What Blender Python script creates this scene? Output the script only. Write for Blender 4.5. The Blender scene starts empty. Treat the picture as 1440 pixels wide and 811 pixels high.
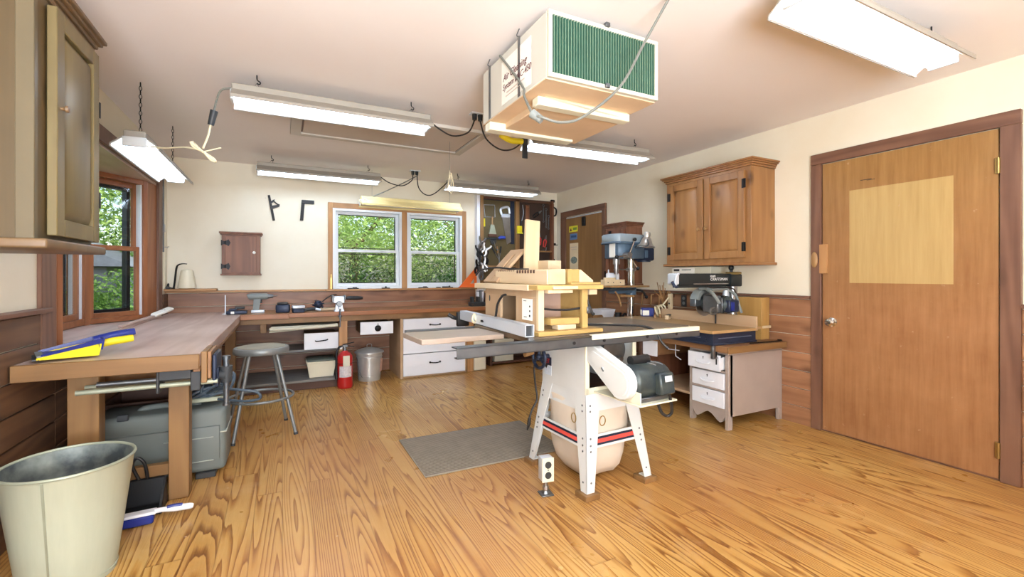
import bpy, bmesh, math, random
from mathutils import Vector, Matrix, Euler
random.seed(7)
SC = bpy.context.scene
COL = SC.collection
R = math.radians
PI = math.pi

# ---------------------------------------------------------------- camera
cam_d = bpy.data.cameras.new('camera')
cam_d.sensor_width = 36.0
cam_d.lens = 16.0
cam_d.shift_y = -0.01285
cam_d.clip_start = 0.05
cam = bpy.data.objects.new('camera', cam_d)
cam.location = (0, 0, 1.185)
cam.rotation_euler = (R(90), 0, R(-26.78))
COL.objects.link(cam)
SC.camera = cam

# ---------------------------------------------------------------- world, sun, exposure
SC.view_settings.view_transform = 'Standard'
SC.view_settings.look = 'None'
SC.view_settings.gamma = 1.0
SC.view_settings.use_curve_mapping = False
SC.view_settings.exposure = 0.42
TUBE_STRENGTH = 15.0
SKY_STRENGTH = 0.36
SUN_STRENGTH = 3.8
wd = bpy.data.worlds.new('sky')
SC.world = wd
wd.use_nodes = True
wt = wd.node_tree
sky = wt.nodes.new('ShaderNodeTexSky')
sky.sky_type = 'NISHITA'
sky.sun_disc = False
sky.sun_elevation = R(52)
sky.sun_rotation = R(160)
sky.air_density = 1.0
sky.dust_density = 2.5
bgn = wt.nodes['Background']
bgn.inputs['Strength'].default_value = SKY_STRENGTH
wt.links.new(sky.outputs['Color'], bgn.inputs['Color'])
sun_d = bpy.data.lights.new('sun', 'SUN')
sun_d.energy = SUN_STRENGTH
sun_d.angle = R(1.0)
sun_d.color = (1.0, 0.95, 0.85)
sun = bpy.data.objects.new('sun', sun_d)
sun.rotation_euler = (R(38), 0, R(22))
sun.location = (3, -6, 9)
COL.objects.link(sun)

# added fill: unseen soft light behind the camera, brightening the ceiling
def fill_light(name, loc, rot, sx, sy, w, col):
    d = bpy.data.lights.new(name, 'AREA'); d.shape = 'RECTANGLE'; d.size = sx; d.size_y = sy; d.energy = w; d.color = col
    o = bpy.data.objects.new(name, d); o.location = loc; o.rotation_euler = rot; COL.objects.link(o)
fill_light('added_ceiling_fill', (-.05, -1.5, 1.15), (R(180 - 30), 0, 0), 1.7, 1.5, 300.0, (0.80, 0.89, 1.0))

# ---------------------------------------------------------------- helpers
WM, LOCAL = {}, {}

def props(o, label=None, cat=None, group=None, kind=None):
    if label: o['label'] = label
    if cat: o['category'] = cat
    if group: o['group'] = group
    if kind: o['kind'] = kind
    return o

def root(name, label, cat, loc=(0, 0, 0), rz=None, group=None, kind=None, rot=None):
    """Empty at a thing's base. Without rz the parts are written in room coordinates, with rz in its own."""
    o = bpy.data.objects.new(name, None)
    o.empty_display_size = 0.05
    COL.objects.link(o)
    o.location = loc
    if rot: o.rotation_euler = rot
    elif rz is not None: o.rotation_euler = (0, 0, rz)
    WM[o.name] = Matrix.Translation(loc)
    LOCAL[o.name] = rz is not None or rot is not None
    return props(o, label, cat, group, kind)

def smooth_path(pts, n=6, closed=False):
    p = [Vector(q) for q in pts]
    out = []
    m = len(p)
    rng = range(m) if closed else range(m - 1)
    for i in rng:
        if closed:
            a, b, c, d = p[(i - 1) % m], p[i], p[(i + 1) % m], p[(i + 2) % m]
        else:
            a, b, c, d = p[max(i - 1, 0)], p[i], p[i + 1], p[min(i + 2, m - 1)]
        for k in range(n):
            t = k / n
            out.append(0.5 * ((2 * b) + (c - a) * t + (2 * a - 5 * b + 4 * c - d) * t * t + (3 * b - a - 3 * c + d) * t ** 3))
    if not closed: out.append(p[-1])
    return out

class MB:
    def __init__(s): s.bm = bmesh.new()
    def _join(s, t, M=None):
        if M is not None: bmesh.ops.transform(t, matrix=M, verts=t.verts)
        me = bpy.data.meshes.new('tmp'); t.to_mesh(me); t.free()
        s.bm.from_mesh(me); bpy.data.meshes.remove(me)
        return s
    def box(s, c, d, bev=0.002, rot=None, seg=1):
        t = bmesh.new(); bmesh.ops.create_cube(t, size=1.0)
        bmesh.ops.scale(t, vec=d, verts=t.verts)
        b = min(bev, min(d) * 0.3)
        if b > 0: bmesh.ops.bevel(t, geom=t.edges[:], offset=b, segments=seg, affect='EDGES', profile=0.5)
        M = Matrix.Translation(c)
        if rot: M = M @ Euler(rot).to_matrix().to_4x4()
        return s._join(t, M)
    def bx(s, x0, x1, y0, y1, z0, z1, bev=0.002, seg=1):
        return s.box(((x0 + x1) / 2, (y0 + y1) / 2, (z0 + z1) / 2), (abs(x1 - x0), abs(y1 - y0), abs(z1 - z0)), bev, None, seg)
    def hexa(s, p):
        """eight corners: bottom four counter-clockwise, then the top four"""
        v = [s.bm.verts.new(q) for q in p]
        for f in ((3, 2, 1, 0), (4, 5, 6, 7), (0, 1, 5, 4), (1, 2, 6, 5), (2, 3, 7, 6), (3, 0, 4, 7)):
            s.bm.faces.new([v[i] for i in f])
        return s
    def cyl(s, p0, p1, r0, r1=None, seg=16):
        r1 = r0 if r1 is None else r1
        p0, p1 = Vector(p0), Vector(p1)
        d = p1 - p0
        t = bmesh.new()
        bmesh.ops.create_cone(t, cap_ends=True, segments=seg, radius1=r0, radius2=max(r1, 1e-5), depth=d.length)
        M = Matrix.Translation((p0 + p1) / 2) @ Vector((0, 0, 1)).rotation_difference(d.normalized()).to_matrix().to_4x4()
        return s._join(t, M)
    def tube(s, pts, r, seg=8, smooth=0, closed=False, flat=None):
        p = smooth_path(pts, smooth, closed) if smooth else [Vector(q) for q in pts]
        n = len(p)
        tan = []
        for i in range(n):
            a = p[(i - 1) % n] if closed or i > 0 else p[i]
            b = p[(i + 1) % n] if closed or i < n - 1 else p[i]
            tan.append((b - a).normalized())
        up = Vector((0, 0, 1)) if abs(tan[0].z) < 0.9 else Vector((1, 0, 0))
        nrm = (up - tan[0] * up.dot(tan[0])).normalized()
        rings = []
        for i in range(n):
            nrm = (nrm - tan[i] * nrm.dot(tan[i]))
            nrm = nrm.normalized() if nrm.length > 1e-6 else tan[i].orthogonal().normalized()
            bi = tan[i].cross(nrm)
            if isinstance(r, (list, tuple)):
                u = i / max(n - 1, 1) * (len(r) - 1); k0 = min(int(u), len(r) - 2)
                rr = r[k0] + (r[k0 + 1] - r[k0]) * (u - k0)
            else: rr = r
            fl = flat or 1.0
            rings.append([s.bm.verts.new(p[i] + (nrm * math.cos(a) * fl + bi * math.sin(a)) * rr) for a in [2 * PI * k / seg for k in range(seg)]])
        for i in range(n if closed else n - 1):
            A, B = rings[i], rings[(i + 1) % n]
            for k in range(seg):
                s.bm.faces.new((A[k], A[(k + 1) % seg], B[(k + 1) % seg], B[k]))
        if not closed:
            s.bm.faces.new(rings[0][::-1]); s.bm.faces.new(rings[-1])
        return s
    def lathe(s, prof, c=(0, 0, 0), seg=28, rot=None, sx=1, sy=1):
        t = bmesh.new()
        rings = []
        for r, z in prof:
            if r < 1e-5: rings.append([t.verts.new((0, 0, z))])
            else: rings.append([t.verts.new((r * math.cos(2 * PI * k / seg) * sx, r * math.sin(2 * PI * k / seg) * sy, z)) for k in range(seg)])
        for A, B in zip(rings[:-1], rings[1:]):
            for k in range(seg):
                k2 = (k + 1) % seg
                if len(A) == 1 and len(B) == 1: continue
                if len(A) == 1: t.faces.new((A[0], B[k2], B[k]))
                elif len(B) == 1: t.faces.new((A[k], A[k2], B[0]))
                else: t.faces.new((A[k], A[k2], B[k2], B[k]))
        M = Matrix.Translation(c)
        if rot: M = M @ Euler(rot).to_matrix().to_4x4()
        return s._join(t, M)
    def prism(s, poly, a, b, plane='xz', bev=0):
        """a 2D outline pushed from a to b along the third axis"""
        def q(u, v, w): return {'xz': (u, w, v), 'yz': (w, u, v), 'xy': (u, v, w)}[plane]
        t = bmesh.new()
        A = [t.verts.new(q(u, v, a)) for u, v in poly]
        B = [t.verts.new(q(u, v, b)) for u, v in poly]
        n = len(poly)
        t.faces.new(A); t.faces.new(B[::-1])
        for i in range(n): t.faces.new((A[i], B[i], B[(i + 1) % n], A[(i + 1) % n]))
        bmesh.ops.recalc_face_normals(t, faces=t.faces[:])
        if bev: bmesh.ops.bevel(t, geom=t.edges[:], offset=bev, segments=1, affect='EDGES')
        return s._join(t)
    def sph(s, c, r, sc=(1, 1, 1), seg=16, rot=None):
        t = bmesh.new(); bmesh.ops.create_uvsphere(t, u_segments=seg, v_segments=max(6, seg // 2), radius=r)
        bmesh.ops.scale(t, vec=sc, verts=t.verts)
        M = Matrix.Translation(c)
        if rot: M = M @ Euler(rot).to_matrix().to_4x4()
        return s._join(t, M)
    def torus(s, c, R0, r, rot=None, seg=20, seg2=8, sx=1, sy=1):
        pts = [(R0 * sx * math.cos(2 * PI * k / seg), R0 * sy * math.sin(2 * PI * k / seg), 0) for k in range(seg)]
        M = Matrix.Translation(c)
        if rot: M = M @ Euler(rot).to_matrix().to_4x4()
        return s.tube([M @ Vector(q) for q in pts], r, seg2, closed=True)
    def xf(s, M):
        bmesh.ops.transform(s.bm, matrix=M, verts=s.bm.verts); return s
    def put(s, name, material, parent=None, label=None, loc=None):
        bm = s.bm
        bmesh.ops.recalc_face_normals(bm, faces=bm.faces[:])
        for f in bm.faces: f.smooth = True
        for e in bm.edges:
            if len(e.link_faces) == 2 and e.calc_face_angle(0) > R(38): e.smooth = False
        o_loc = None
        if parent is not None:
            W = WM[parent.name]
            if not LOCAL[parent.name]: bm.transform(W.inverted())
        elif loc is not None:
            bm.transform(Matrix.Translation(loc).inverted())
        me = bpy.data.meshes.new(name); bm.to_mesh(me); bm.free()
        me.materials.append(material)
        o = bpy.data.objects.new(name, me)
        COL.objects.link(o)
        if parent is not None:
            o.parent = parent
            WM[o.name] = W; LOCAL[o.name] = LOCAL[parent.name]
        else:
            if loc is not None: o.location = loc
            WM[o.name] = Matrix.Translation(loc or (0, 0, 0)); LOCAL[o.name] = False
        if label: o['label'] = label
        return o

def solo(mb, name, material, label, cat, loc, group=None, kind=None):
    return props(mb.put(name, material, None, None, loc), label, cat, group, kind)

def kids(o): return [c for c in bpy.data.objects if c.parent == o]

def copy_tree(o, parent=None):
    c = o.copy(); COL.objects.link(c)
    WM[c.name] = WM[o.name]; LOCAL[c.name] = LOCAL[o.name]
    if parent is not None: c.parent = parent
    for ch in kids(o): copy_tree(ch, c)
    return c

def text(parent, name, body, loc, rot, size, material, label=None, shear=0, align='CENTER', sx=1.0):
    cu = bpy.data.curves.new(name, 'FONT')
    cu.body = body; cu.size = size; cu.extrude = 0.0006; cu.align_x = align; cu.align_y = 'CENTER'; cu.shear = shear
    tmp = bpy.data.objects.new(name + '_curve', cu); COL.objects.link(tmp)
    dg = bpy.context.evaluated_depsgraph_get()
    me = bpy.data.meshes.new_from_object(tmp.evaluated_get(dg))
    bpy.data.objects.remove(tmp); bpy.data.curves.remove(cu)
    me.name = name; me.materials.clear(); me.materials.append(material)
    o = bpy.data.objects.new(name, me); COL.objects.link(o)
    o.parent = parent
    l = Vector(loc)
    if not LOCAL[parent.name]: l = WM[parent.name].inverted() @ l
    o.location = l; o.rotation_euler = rot; o.scale = (sx, 1, 1)
    if label: o['label'] = label
    return o

# ---------------------------------------------------------------- materials
def lin(c):
    return tuple(((v / 255) / 12.92 if v / 255 <= 0.04045 else ((v / 255 + 0.055) / 1.055) ** 2.4) for v in c[:3]) + (1.0,)

def nt(name):
    m = bpy.data.materials.new(name); m.use_nodes = True
    t = m.node_tree
    return m, t, t.nodes['Principled BSDF'], t.nodes, t.links

def mathn(t, op, a, b=None, c=None):
    n = t.nodes.new('ShaderNodeMath'); n.operation = op
    for i, v in enumerate((a, b, c)):
        if v is None: continue
        if isinstance(v, (int, float)): n.inputs[i].default_value = v
        else: t.links.new(v, n.inputs[i])
    return n.outputs[0]

def mixc(t, fac, a, b, mode='MIX'):
    n = t.nodes.new('ShaderNodeMix'); n.data_type = 'RGBA'; n.blend_type = mode
    for i, v in ((0, fac), (6, a), (7, b)):
        if isinstance(v, (int, float)): n.inputs[i].default_value = v
        elif isinstance(v, tuple): n.inputs[i].default_value = v
        else: t.links.new(v, n.inputs[i])
    return n.outputs[2]

def noise(t, vec, scale, detail=3, rough=0.55):
    n = t.nodes.new('ShaderNodeTexNoise')
    n.inputs['Scale'].default_value = scale; n.inputs['Detail'].default_value = detail; n.inputs['Roughness'].default_value = rough
    if vec is not None: t.links.new(vec, n.inputs['Vector'])
    return n.outputs['Fac']

def ramp(t, fac, stops):
    n = t.nodes.new('ShaderNodeValToRGB')
    e = n.color_ramp.elements
    while len(e) < len(stops): e.new(0.5)
    for k, (p, c) in enumerate(stops):
        e[k].position = p; e[k].color = c if len(c) == 4 else tuple(c) + (1,)
    t.links.new(fac, n.inputs[0])
    return n.outputs[0]

def objcoord(t, rnd=True):
    tc = t.nodes.new('ShaderNodeTexCoord')
    v = tc.outputs['Object']
    if rnd:
        oi = t.nodes.new('ShaderNodeObjectInfo')
        m = mathn(t, 'MULTIPLY', oi.outputs['Random'], 17.0)
        a = t.nodes.new('ShaderNodeVectorMath'); a.operation = 'ADD'
        t.links.new(v, a.inputs[0]); t.links.new(m, a.inputs[1])
        v = a.outputs[0]
    return v

def mapping(t, v, sc):
    m = t.nodes.new('ShaderNodeMapping'); m.inputs['Scale'].default_value = sc
    t.links.new(v, m.inputs['Vector']); return m.outputs[0]

def plain(name, col, rough=0.5, metal=0.0, var=0.0, vs=8.0, spec=0.4, col2=None, bump=0.0):
    m, t, b, N, L = nt(name)
    b.inputs['Roughness'].default_value = rough; b.inputs['Metallic'].default_value = metal
    b.inputs['Specular IOR Level'].default_value = spec
    c = lin(col)
    v = objcoord(t)
    f = noise(t, v, vs, 4)
    if col2 is None:
        k = max(var, 0.04)
        c2 = tuple(x * (1 - k) for x in c[:3]) + (1,); c1 = tuple(min(1, x * (1 + k * 0.6)) for x in c[:3]) + (1,)
    else: c1, c2 = c, lin(col2)
    L.new(ramp(t, f, [(0.32, c1), (0.68, c2)]), b.inputs['Base Color'])
    if bump:
        bp = N.new('ShaderNodeBump'); bp.inputs['Strength'].default_value = bump; bp.inputs['Distance'].default_value = 0.002
        L.new(noise(t, v, vs * 12, 2), bp.inputs['Height']); L.new(bp.outputs[0], b.inputs['Normal'])
    return m

def wood(name, ca, cb, axis='x', scale=1.0, rough=0.42, rings=26.0, mix=0.6, knots=0.0, blot=0.25, spec=0.4):
    """ca light wood, cb dark grain; grain runs along axis"""
    m, t, b, N, L = nt(name)
    v = objcoord(t)
    k = 0.09
    sc = {'x': (k, 1, 1), 'y': (1, k, 1), 'z': (1, 1, k)}[axis]
    v1 = mapping(t, v, sc)
    n1 = noise(t, v1, 5.5 * scale, 2, 0.45)
    r = mathn(t, 'SINE', mathn(t, 'MULTIPLY', n1, rings * 2))
    r = mathn(t, 'MULTIPLY_ADD', r, 0.5, 0.5)
    fine = noise(t, mapping(t, v, tuple(x * (0.35 if x < 1 else 1) for x in sc)), 90 * scale, 3, 0.6)
    blo = noise(t, v, 3.2 * scale, 3)
    f = mathn(t, 'ADD', mathn(t, 'MULTIPLY', r, 0.55), mathn(t, 'MULTIPLY', fine, 0.45))
    f = mathn(t, 'MULTIPLY', f, mix)
    f = mathn(t, 'ADD', f, mathn(t, 'MULTIPLY', mathn(t, 'SUBTRACT', blo, 0.5), blot * 2))
    col = mixc(t, mathn(t, 'MINIMUM', mathn(t, 'MAXIMUM', f, 0.0), 1.0), lin(ca), lin(cb))
    if knots:
        vo = N.new('ShaderNodeTexVoronoi'); vo.inputs['Scale'].default_value = 5.0
        L.new(mapping(t, v, tuple(0.55 if x < 1 else 1 for x in sc)), vo.inputs['Vector'])
        kk = ramp(t, vo.outputs['Distance'], [(0.06, (1, 1, 1)), (0.2, (0, 0, 0))])
        col = mixc(t, mathn(t, 'MULTIPLY', kk, knots), col, tuple(x * 0.35 for x in lin(cb)[:3]) + (1,))
    L.new(col, b.inputs['Base Color'])
    b.inputs['Roughness'].default_value = rough; b.inputs['Specular IOR Level'].default_value = spec
    return m

def floor_mat():
    m, t, b, N, L = nt('pine_floor')
    tc = N.new('ShaderNodeTexCoord')
    sp = N.new('ShaderNodeSeparateXYZ'); L.new(tc.outputs['Object'], sp.inputs[0])
    W_ = 0.125
    px = mathn(t, 'DIVIDE', sp.outputs[0], W_)
    pid = mathn(t, 'FLOOR', px)
    wn = N.new('ShaderNodeTexWhiteNoise'); wn.noise_dimensions = '1D'; L.new(pid, wn.inputs['W'])
    yy = mathn(t, 'DIVIDE', mathn(t, 'ADD', sp.outputs[1], mathn(t, 'MULTIPLY', wn.outputs['Value'], 3.7)), 3.4)
    jid = mathn(t, 'FLOOR', yy)
    wn2 = N.new('ShaderNodeTexWhiteNoise'); wn2.noise_dimensions = '2D'
    cb = N.new('ShaderNodeCombineXYZ'); L.new(pid, cb.inputs[0]); L.new(jid, cb.inputs[1]); L.new(cb.outputs[0], wn2.inputs['Vector'])
    off = N.new('ShaderNodeCombineXYZ')
    L.new(mathn(t, 'ADD', mathn(t, 'MULTIPLY', sp.outputs[0], 1.0), mathn(t, 'MULTIPLY', wn2.outputs['Value'], 31.0)), off.inputs[0])
    L.new(mathn(t, 'MULTIPLY', sp.outputs[1], 0.045), off.inputs[1])
    L.new(mathn(t, 'MULTIPLY', wn2.outputs['Value'], 9.0), off.inputs[2])
    off2 = N.new('ShaderNodeCombineXYZ')
    L.new(sp.outputs[0], off2.inputs[0]); L.new(mathn(t, 'MULTIPLY', sp.outputs[1], 0.03), off2.inputs[1])
    n1 = noise(t, off.outputs[0], 7.0, 0.6, 0.4)
    saw = mathn(t, 'FRACT', mathn(t, 'MULTIPLY_ADD', n1, 24.0, mathn(t, 'MULTIPLY', noise(t, off2.outputs[0], 30, 2), 0.9)))
    rg = ramp(t, saw, [(0.0, (0, 0, 0)), (0.5, (0.12, 0.12, 0.12)), (0.86, (0.8, 0.8, 0.8)), (0.94, (1, 1, 1)), (1.0, (0, 0, 0))])
    fine = noise(t, off2.outputs[0], 260, 2)
    big = noise(t, tc.outputs['Object'], 1.1, 4, 0.6)
    f = mathn(t, 'ADD', mathn(t, 'MULTIPLY', rg, 0.56), mathn(t, 'MULTIPLY', fine, 0.28))
    f = mathn(t, 'ADD', f, mathn(t, 'MULTIPLY', mathn(t, 'SUBTRACT', wn2.outputs['Value'], 0.5), 0.20))
    f = mathn(t, 'ADD', f, mathn(t, 'MULTIPLY', mathn(t, 'SUBTRACT', big, 0.5), 0.5))
    col = ramp(t, f, [(0.0, lin((204, 164, 98))), (0.30, lin((186, 140, 74))), (0.62, lin((140, 92, 40))), (1.0, lin((82, 48, 20)))])
    # worn pale scuffs and dark spots
    sc1 = noise(t, tc.outputs['Object'], 2.3, 6, 0.7)
    worn = ramp(t, sc1, [(0.56, (0, 0, 0)), (0.72, (1, 1, 1))])
    col = mixc(t, mathn(t, 'MULTIPLY', worn, 0.35), col, lin((205, 170, 125)))
    vo = N.new('ShaderNodeTexVoronoi'); vo.inputs['Scale'].default_value = 5.0; L.new(tc.outputs['Object'], vo.inputs['Vector'])
    sp_ = ramp(t, vo.outputs['Distance'], [(0.022, (1, 1, 1)), (0.036, (0, 0, 0))])
    col = mixc(t, mathn(t, 'MULTIPLY', sp_, 0.5), col, lin((214, 196, 168)))
    fx = mathn(t, 'FRACT', px)
    edge = mathn(t, 'MINIMUM', fx, mathn(t, 'SUBTRACT', 1.0, fx))
    seam = ramp(t, edge, [(0.0, (1, 1, 1)), (0.035, (0, 0, 0))])
    fy = mathn(t, 'FRACT', yy)
    seam2 = ramp(t, fy, [(0.0, (1, 1, 1)), (0.0016, (0, 0, 0))])
    sm = mathn(t, 'MAXIMUM', seam, seam2)
    col = mixc(t, mathn(t, 'MULTIPLY', sm, 0.45), col, lin((96, 56, 24)))
    red = ramp(t, noise(t, tc.outputs['Object'], 0.45, 2), [(0.42, (0, 0, 0)), (0.62, (1, 1, 1))])
    col = mixc(t, mathn(t, 'MULTIPLY', red, 0.45), col, lin((168, 104, 60)))
    L.new(col, b.inputs['Base Color'])
    L.new(ramp(t, big, [(0.3, (0.24,) * 3), (0.7, (0.42,) * 3)]), b.inputs['Roughness'])
    bp = N.new('ShaderNodeBump'); bp.inputs['Strength'].default_value = 0.15; bp.inputs['Distance'].default_value = 0.002; bp.invert = True
    L.new(sm, bp.inputs['Height']); L.new(bp.outputs[0], b.inputs['Normal'])
    b.inputs['Specular IOR Level'].default_value = 0.45
    return m

def paint_wall(name, c1, c2, vs=0.9, marks=0.25):
    m, t, b, N, L = nt(name)
    v = objcoord(t, False)
    f = noise(t, v, vs, 5, 0.6)
    col = ramp(t, f, [(0.35, lin(c1)), (0.7, lin(c2))])
    vo = N.new('ShaderNodeTexVoronoi'); vo.inputs['Scale'].default_value = 3.3; L.new(v, vo.inputs['Vector'])
    sp_ = ramp(t, vo.outputs['Distance'], [(0.012, (1, 1, 1)), (0.02, (0, 0, 0))])
    col = mixc(t, mathn(t, 'MULTIPLY', sp_, marks), col, lin((120, 96, 72)))
    L.new(col, b.inputs['Base Color']); b.inputs['Roughness'].default_value = 0.75; b.inputs['Specular IOR Level'].default_value = 0.25
    return m

def emit(name, col, strength):
    m, t, b, N, L = nt(name)
    b.inputs['Base Color'].default_value = lin(col)
    b.inputs['Emission Color'].default_value = lin(col); b.inputs['Emission Strength'].default_value = strength
    return m

def glass_pane(name, refl=0.07):
    m, t, b, N, L = nt(name)
    tr = N.new('ShaderNodeBsdfTransparent'); gl = N.new('ShaderNodeBsdfGlossy'); gl.inputs['Roughness'].default_value = 0.02
    lw = N.new('ShaderNodeLayerWeight'); lw.inputs['Blend'].default_value = 0.5
    fr = mathn(t, 'MULTIPLY_ADD', mathn(t, 'POWER', lw.outputs['Facing'], 5.0), 0.45, 0.025)
    mx = N.new('ShaderNodeMixShader')
    L.new(fr, mx.inputs[0]); L.new(tr.outputs[0], mx.inputs[1]); L.new(gl.outputs[0], mx.inputs[2])
    L.new(mx.outputs[0], N['Material Output'].inputs['Surface'])
    return m

def screen_mesh(name):
    m, t, b, N, L = nt(name)
    tr = N.new('ShaderNodeBsdfTransparent'); df = N.new('ShaderNodeBsdfDiffuse'); df.inputs['Color'].default_value = lin((26, 30, 28))
    mx = N.new('ShaderNodeMixShader'); mx.inputs[0].default_value = 0.22
    L.new(tr.outputs[0], mx.inputs[1]); L.new(df.outputs[0], mx.inputs[2]); L.new(mx.outputs[0], N['Material Output'].inputs['Surface'])
    return m

def leaf_mat(name, c1, c2):
    m, t, b, N, L = nt(name)
    v = objcoord(t)
    col = ramp(t, noise(t, v, 3.0, 5, 0.7), [(0.3, lin(c1)), (0.72, lin(c2))])
    L.new(col, b.inputs['Base Color']); b.inputs['Roughness'].default_value = 0.55
    tl = N.new('ShaderNodeBsdfTranslucent'); L.new(col, tl.inputs['Color'])
    mx = N.new('ShaderNodeMixShader'); mx.inputs[0].default_value = 0.4
    L.new(b.outputs[0], mx.inputs[1]); L.new(tl.outputs[0], mx.inputs[2]); L.new(mx.outputs[0], N['Material Output'].inputs['Surface'])
    return m

M = {}
M['floor'] = floor_mat()
M['ceiling'] = paint_wall('ceiling_paint', (240, 232, 226), (236, 226, 219), 0.6, 0.0)
M['wall'] = paint_wall('cream_wall_paint', (234, 226, 207), (226, 213, 188), 0.9, 0.35)
M['wainscot'] = wood('knotty_wainscot', (170, 122, 88), (104, 66, 44), 'y', 1.0, 0.4, 22, 0.7, 0.55, 0.4)
M['wainscot_x'] = wood('knotty_wainscot_back', (160, 112, 82), (96, 60, 42), 'x', 1.0, 0.4, 22, 0.7, 0.5, 0.4)
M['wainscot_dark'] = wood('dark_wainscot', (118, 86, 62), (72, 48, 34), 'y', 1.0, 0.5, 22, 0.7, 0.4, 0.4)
M['casing'] = wood('dark_casing', (128, 92, 72), (82, 52, 40), 'z', 1.0, 0.45, 18, 0.7, 0.45, 0.35)
M['casing_y'] = wood('dark_casing_head', (128, 92, 72), (82, 52, 40), 'y', 1.0, 0.45, 18, 0.7, 0.2, 0.35)
M['casing_tan'] = wood('tan_window_casing', (190, 142, 92), (140, 92, 52), 'z', 1.0, 0.45, 18, 0.6, 0.3, 0.2)
M['casing_tan_x'] = wood('tan_window_casing_head', (190, 142, 92), (140, 92, 52), 'x', 1.0, 0.45, 18, 0.6, 0.3, 0.2)
M['sash_red'] = wood('reddish_sash_wood', (161, 104, 67), (119, 67, 40), 'z', 1.0, 0.4, 20, 0.6, 0.1, 0.2)
M['sash_red_y'] = wood('reddish_sash_rail', (161, 104, 67), (119, 67, 40), 'y', 1.0, 0.4, 20, 0.6, 0.0, 0.2)
M['pine'] = wood('golden_pine', (164, 119, 73), (122, 77, 40), 'z', 1.0, 0.4, 18, 0.6, 0.7, 0.2)
M['pine_y'] = wood('golden_pine_rail', (159, 112, 68), (115, 72, 38), 'y', 1.0, 0.4, 18, 0.6, 0.3, 0.2)
M['olive_wood'] = wood('olive_stained_wood', (126, 110, 72), (84, 68, 40), 'z', 0.8, 0.42, 16, 0.6, 0.55, 0.25)
M['olive_side'] = wood('olive_brown_side', (100, 82, 52), (60, 46, 28), 'z', 0.6, 0.45, 12, 0.7, 0.6, 0.3)
M['olive_wood_y'] = wood('olive_stained_trim', (122, 96, 66), (86, 62, 40), 'y', 0.8, 0.42, 16, 0.6, 0.0, 0.25)
M['brown_cab'] = wood('brown_stained_wood', (136, 88, 62), (90, 52, 36), 'z', 1.0, 0.45, 18, 0.65, 0.3, 0.25)
M['bench_top'] = wood('worn_glare_benchtop', (206, 182, 170), (156, 116, 98), 'y', 0.8, 0.34, 20, 0.55, 0.0, 0.45)  # pale tone: wear, with the window glare put into the colour
M['bench_top_x'] = wood('bench_top_boards', (161, 117, 77), (126, 77, 43), 'x', 0.8, 0.36, 20, 0.55, 0.0, 0.3)
M['bench_edge'] = wood('red_bench_edge', (166, 109, 68), (126, 70, 38), 'x', 1.0, 0.4, 20, 0.6, 0.0, 0.2)
M['lumber'] = wood('aged_lumber', (147, 110, 68), (105, 72, 40), 'z', 1.0, 0.5, 18, 0.6, 0.4, 0.25)
M['lumber_x'] = wood('aged_lumber_rail', (144, 107, 65), (100, 68, 38), 'x', 1.0, 0.5, 18, 0.6, 0.4, 0.25)
M['lumber_y'] = wood('aged_lumber_edge', (152, 110, 73), (109, 72, 42), 'y', 1.0, 0.5, 18, 0.6, 0.4, 0.25)
M['ply'] = wood('pale_plywood', (189, 159, 126), (164, 127, 90), 'z', 0.8, 0.5, 12, 0.5, 0.0, 0.15)
M['ply_y'] = wood('pale_plywood_side', (189, 159, 126), (164, 127, 90), 'y', 0.8, 0.5, 12, 0.5, 0.0, 0.15)
M['galv_bucket'] = wood('galvanized_bucket_sheet', (182, 186, 164), (138, 142, 124), 'z', .8, .45, 5, .55, 0, .3)
M['pale'] = wood('pale_softwood', (216, 194, 158), (192, 160, 116), 'z', 1.0, 0.5, 14, 0.5, 0.0, 0.15)
M['pale_y'] = wood('pale_softwood_long', (214, 192, 160), (190, 160, 120), 'y', 1.0, 0.5, 14, 0.5, 0.0, 0.15)
M['yellow_ply'] = wood('yellow_plywood', (186, 154, 95), (159, 122, 63), 'x', 0.8, 0.45, 12, 0.5, 0.0, 0.15)
M['saw_table_wood'] = wood('saw_table_board', (179, 144, 97), (147, 107, 63), 'x', 1.0, 0.4, 14, 0.5, 0.0, 0.2)
M['panel_pink'] = plain('pinkish_panel', (176, 146, 128), 0.5, 0, 0.12, 5)
M['white_paint'] = plain('white_paint', (232, 232, 236), 0.4, 0, 0.03, 3)
M['white_enamel'] = plain('white_enamel', (214, 215, 213), 0.35, 0, 0.05, 4)
M['cream_enamel'] = plain('cream_enamel', (226, 220, 194), 0.4, 0, 0.08, 6)
M['vinyl'] = plain('white_vinyl', (226, 230, 234), 0.35, 0, 0.02, 3)
M['taupe'] = plain('taupe_paint', (168, 152, 142), 0.5, 0, 0.06, 4)
M['taupe_board'] = plain('taupe_laminate', (170, 154, 140), 0.4, 0, 0.08, 6)
M['lamp_hood'] = plain('shaded_lamp_hood', (158, 150, 138), 0.4, 0, 0.06, 6)  # shading of the hoods is put into this darker base colour
M['lamp_hood_yellow'] = plain('yellowed_lamp_hood', (226, 206, 146), 0.4, 0, 0.08, 6)
M['reflector'] = plain('lamp_reflector', (240, 238, 230), 0.35, 0, 0.02, 4)
M['tube'] = emit('lit_tube', (210, 231, 255), TUBE_STRENGTH)
M['tube_off'] = plain('unlit_tube', (236, 234, 226), 0.3)
M['black'] = plain('black_plastic', (26, 26, 28), 0.45, 0, 0.1, 9)
M['black_metal'] = plain('black_iron', (38, 36, 36), 0.45, 0.6, 0.15, 12)
M['dark'] = plain('dark_grey_plastic', (54, 56, 58), 0.5, 0, 0.1, 9)
M['grey'] = plain('grey_plastic', (128, 132, 128), 0.5, 0, 0.08, 5)
M['tote_grey'] = plain('grey_green_plastic', (108, 114, 110), 0.55, 0, 0.08, 3)
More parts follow.
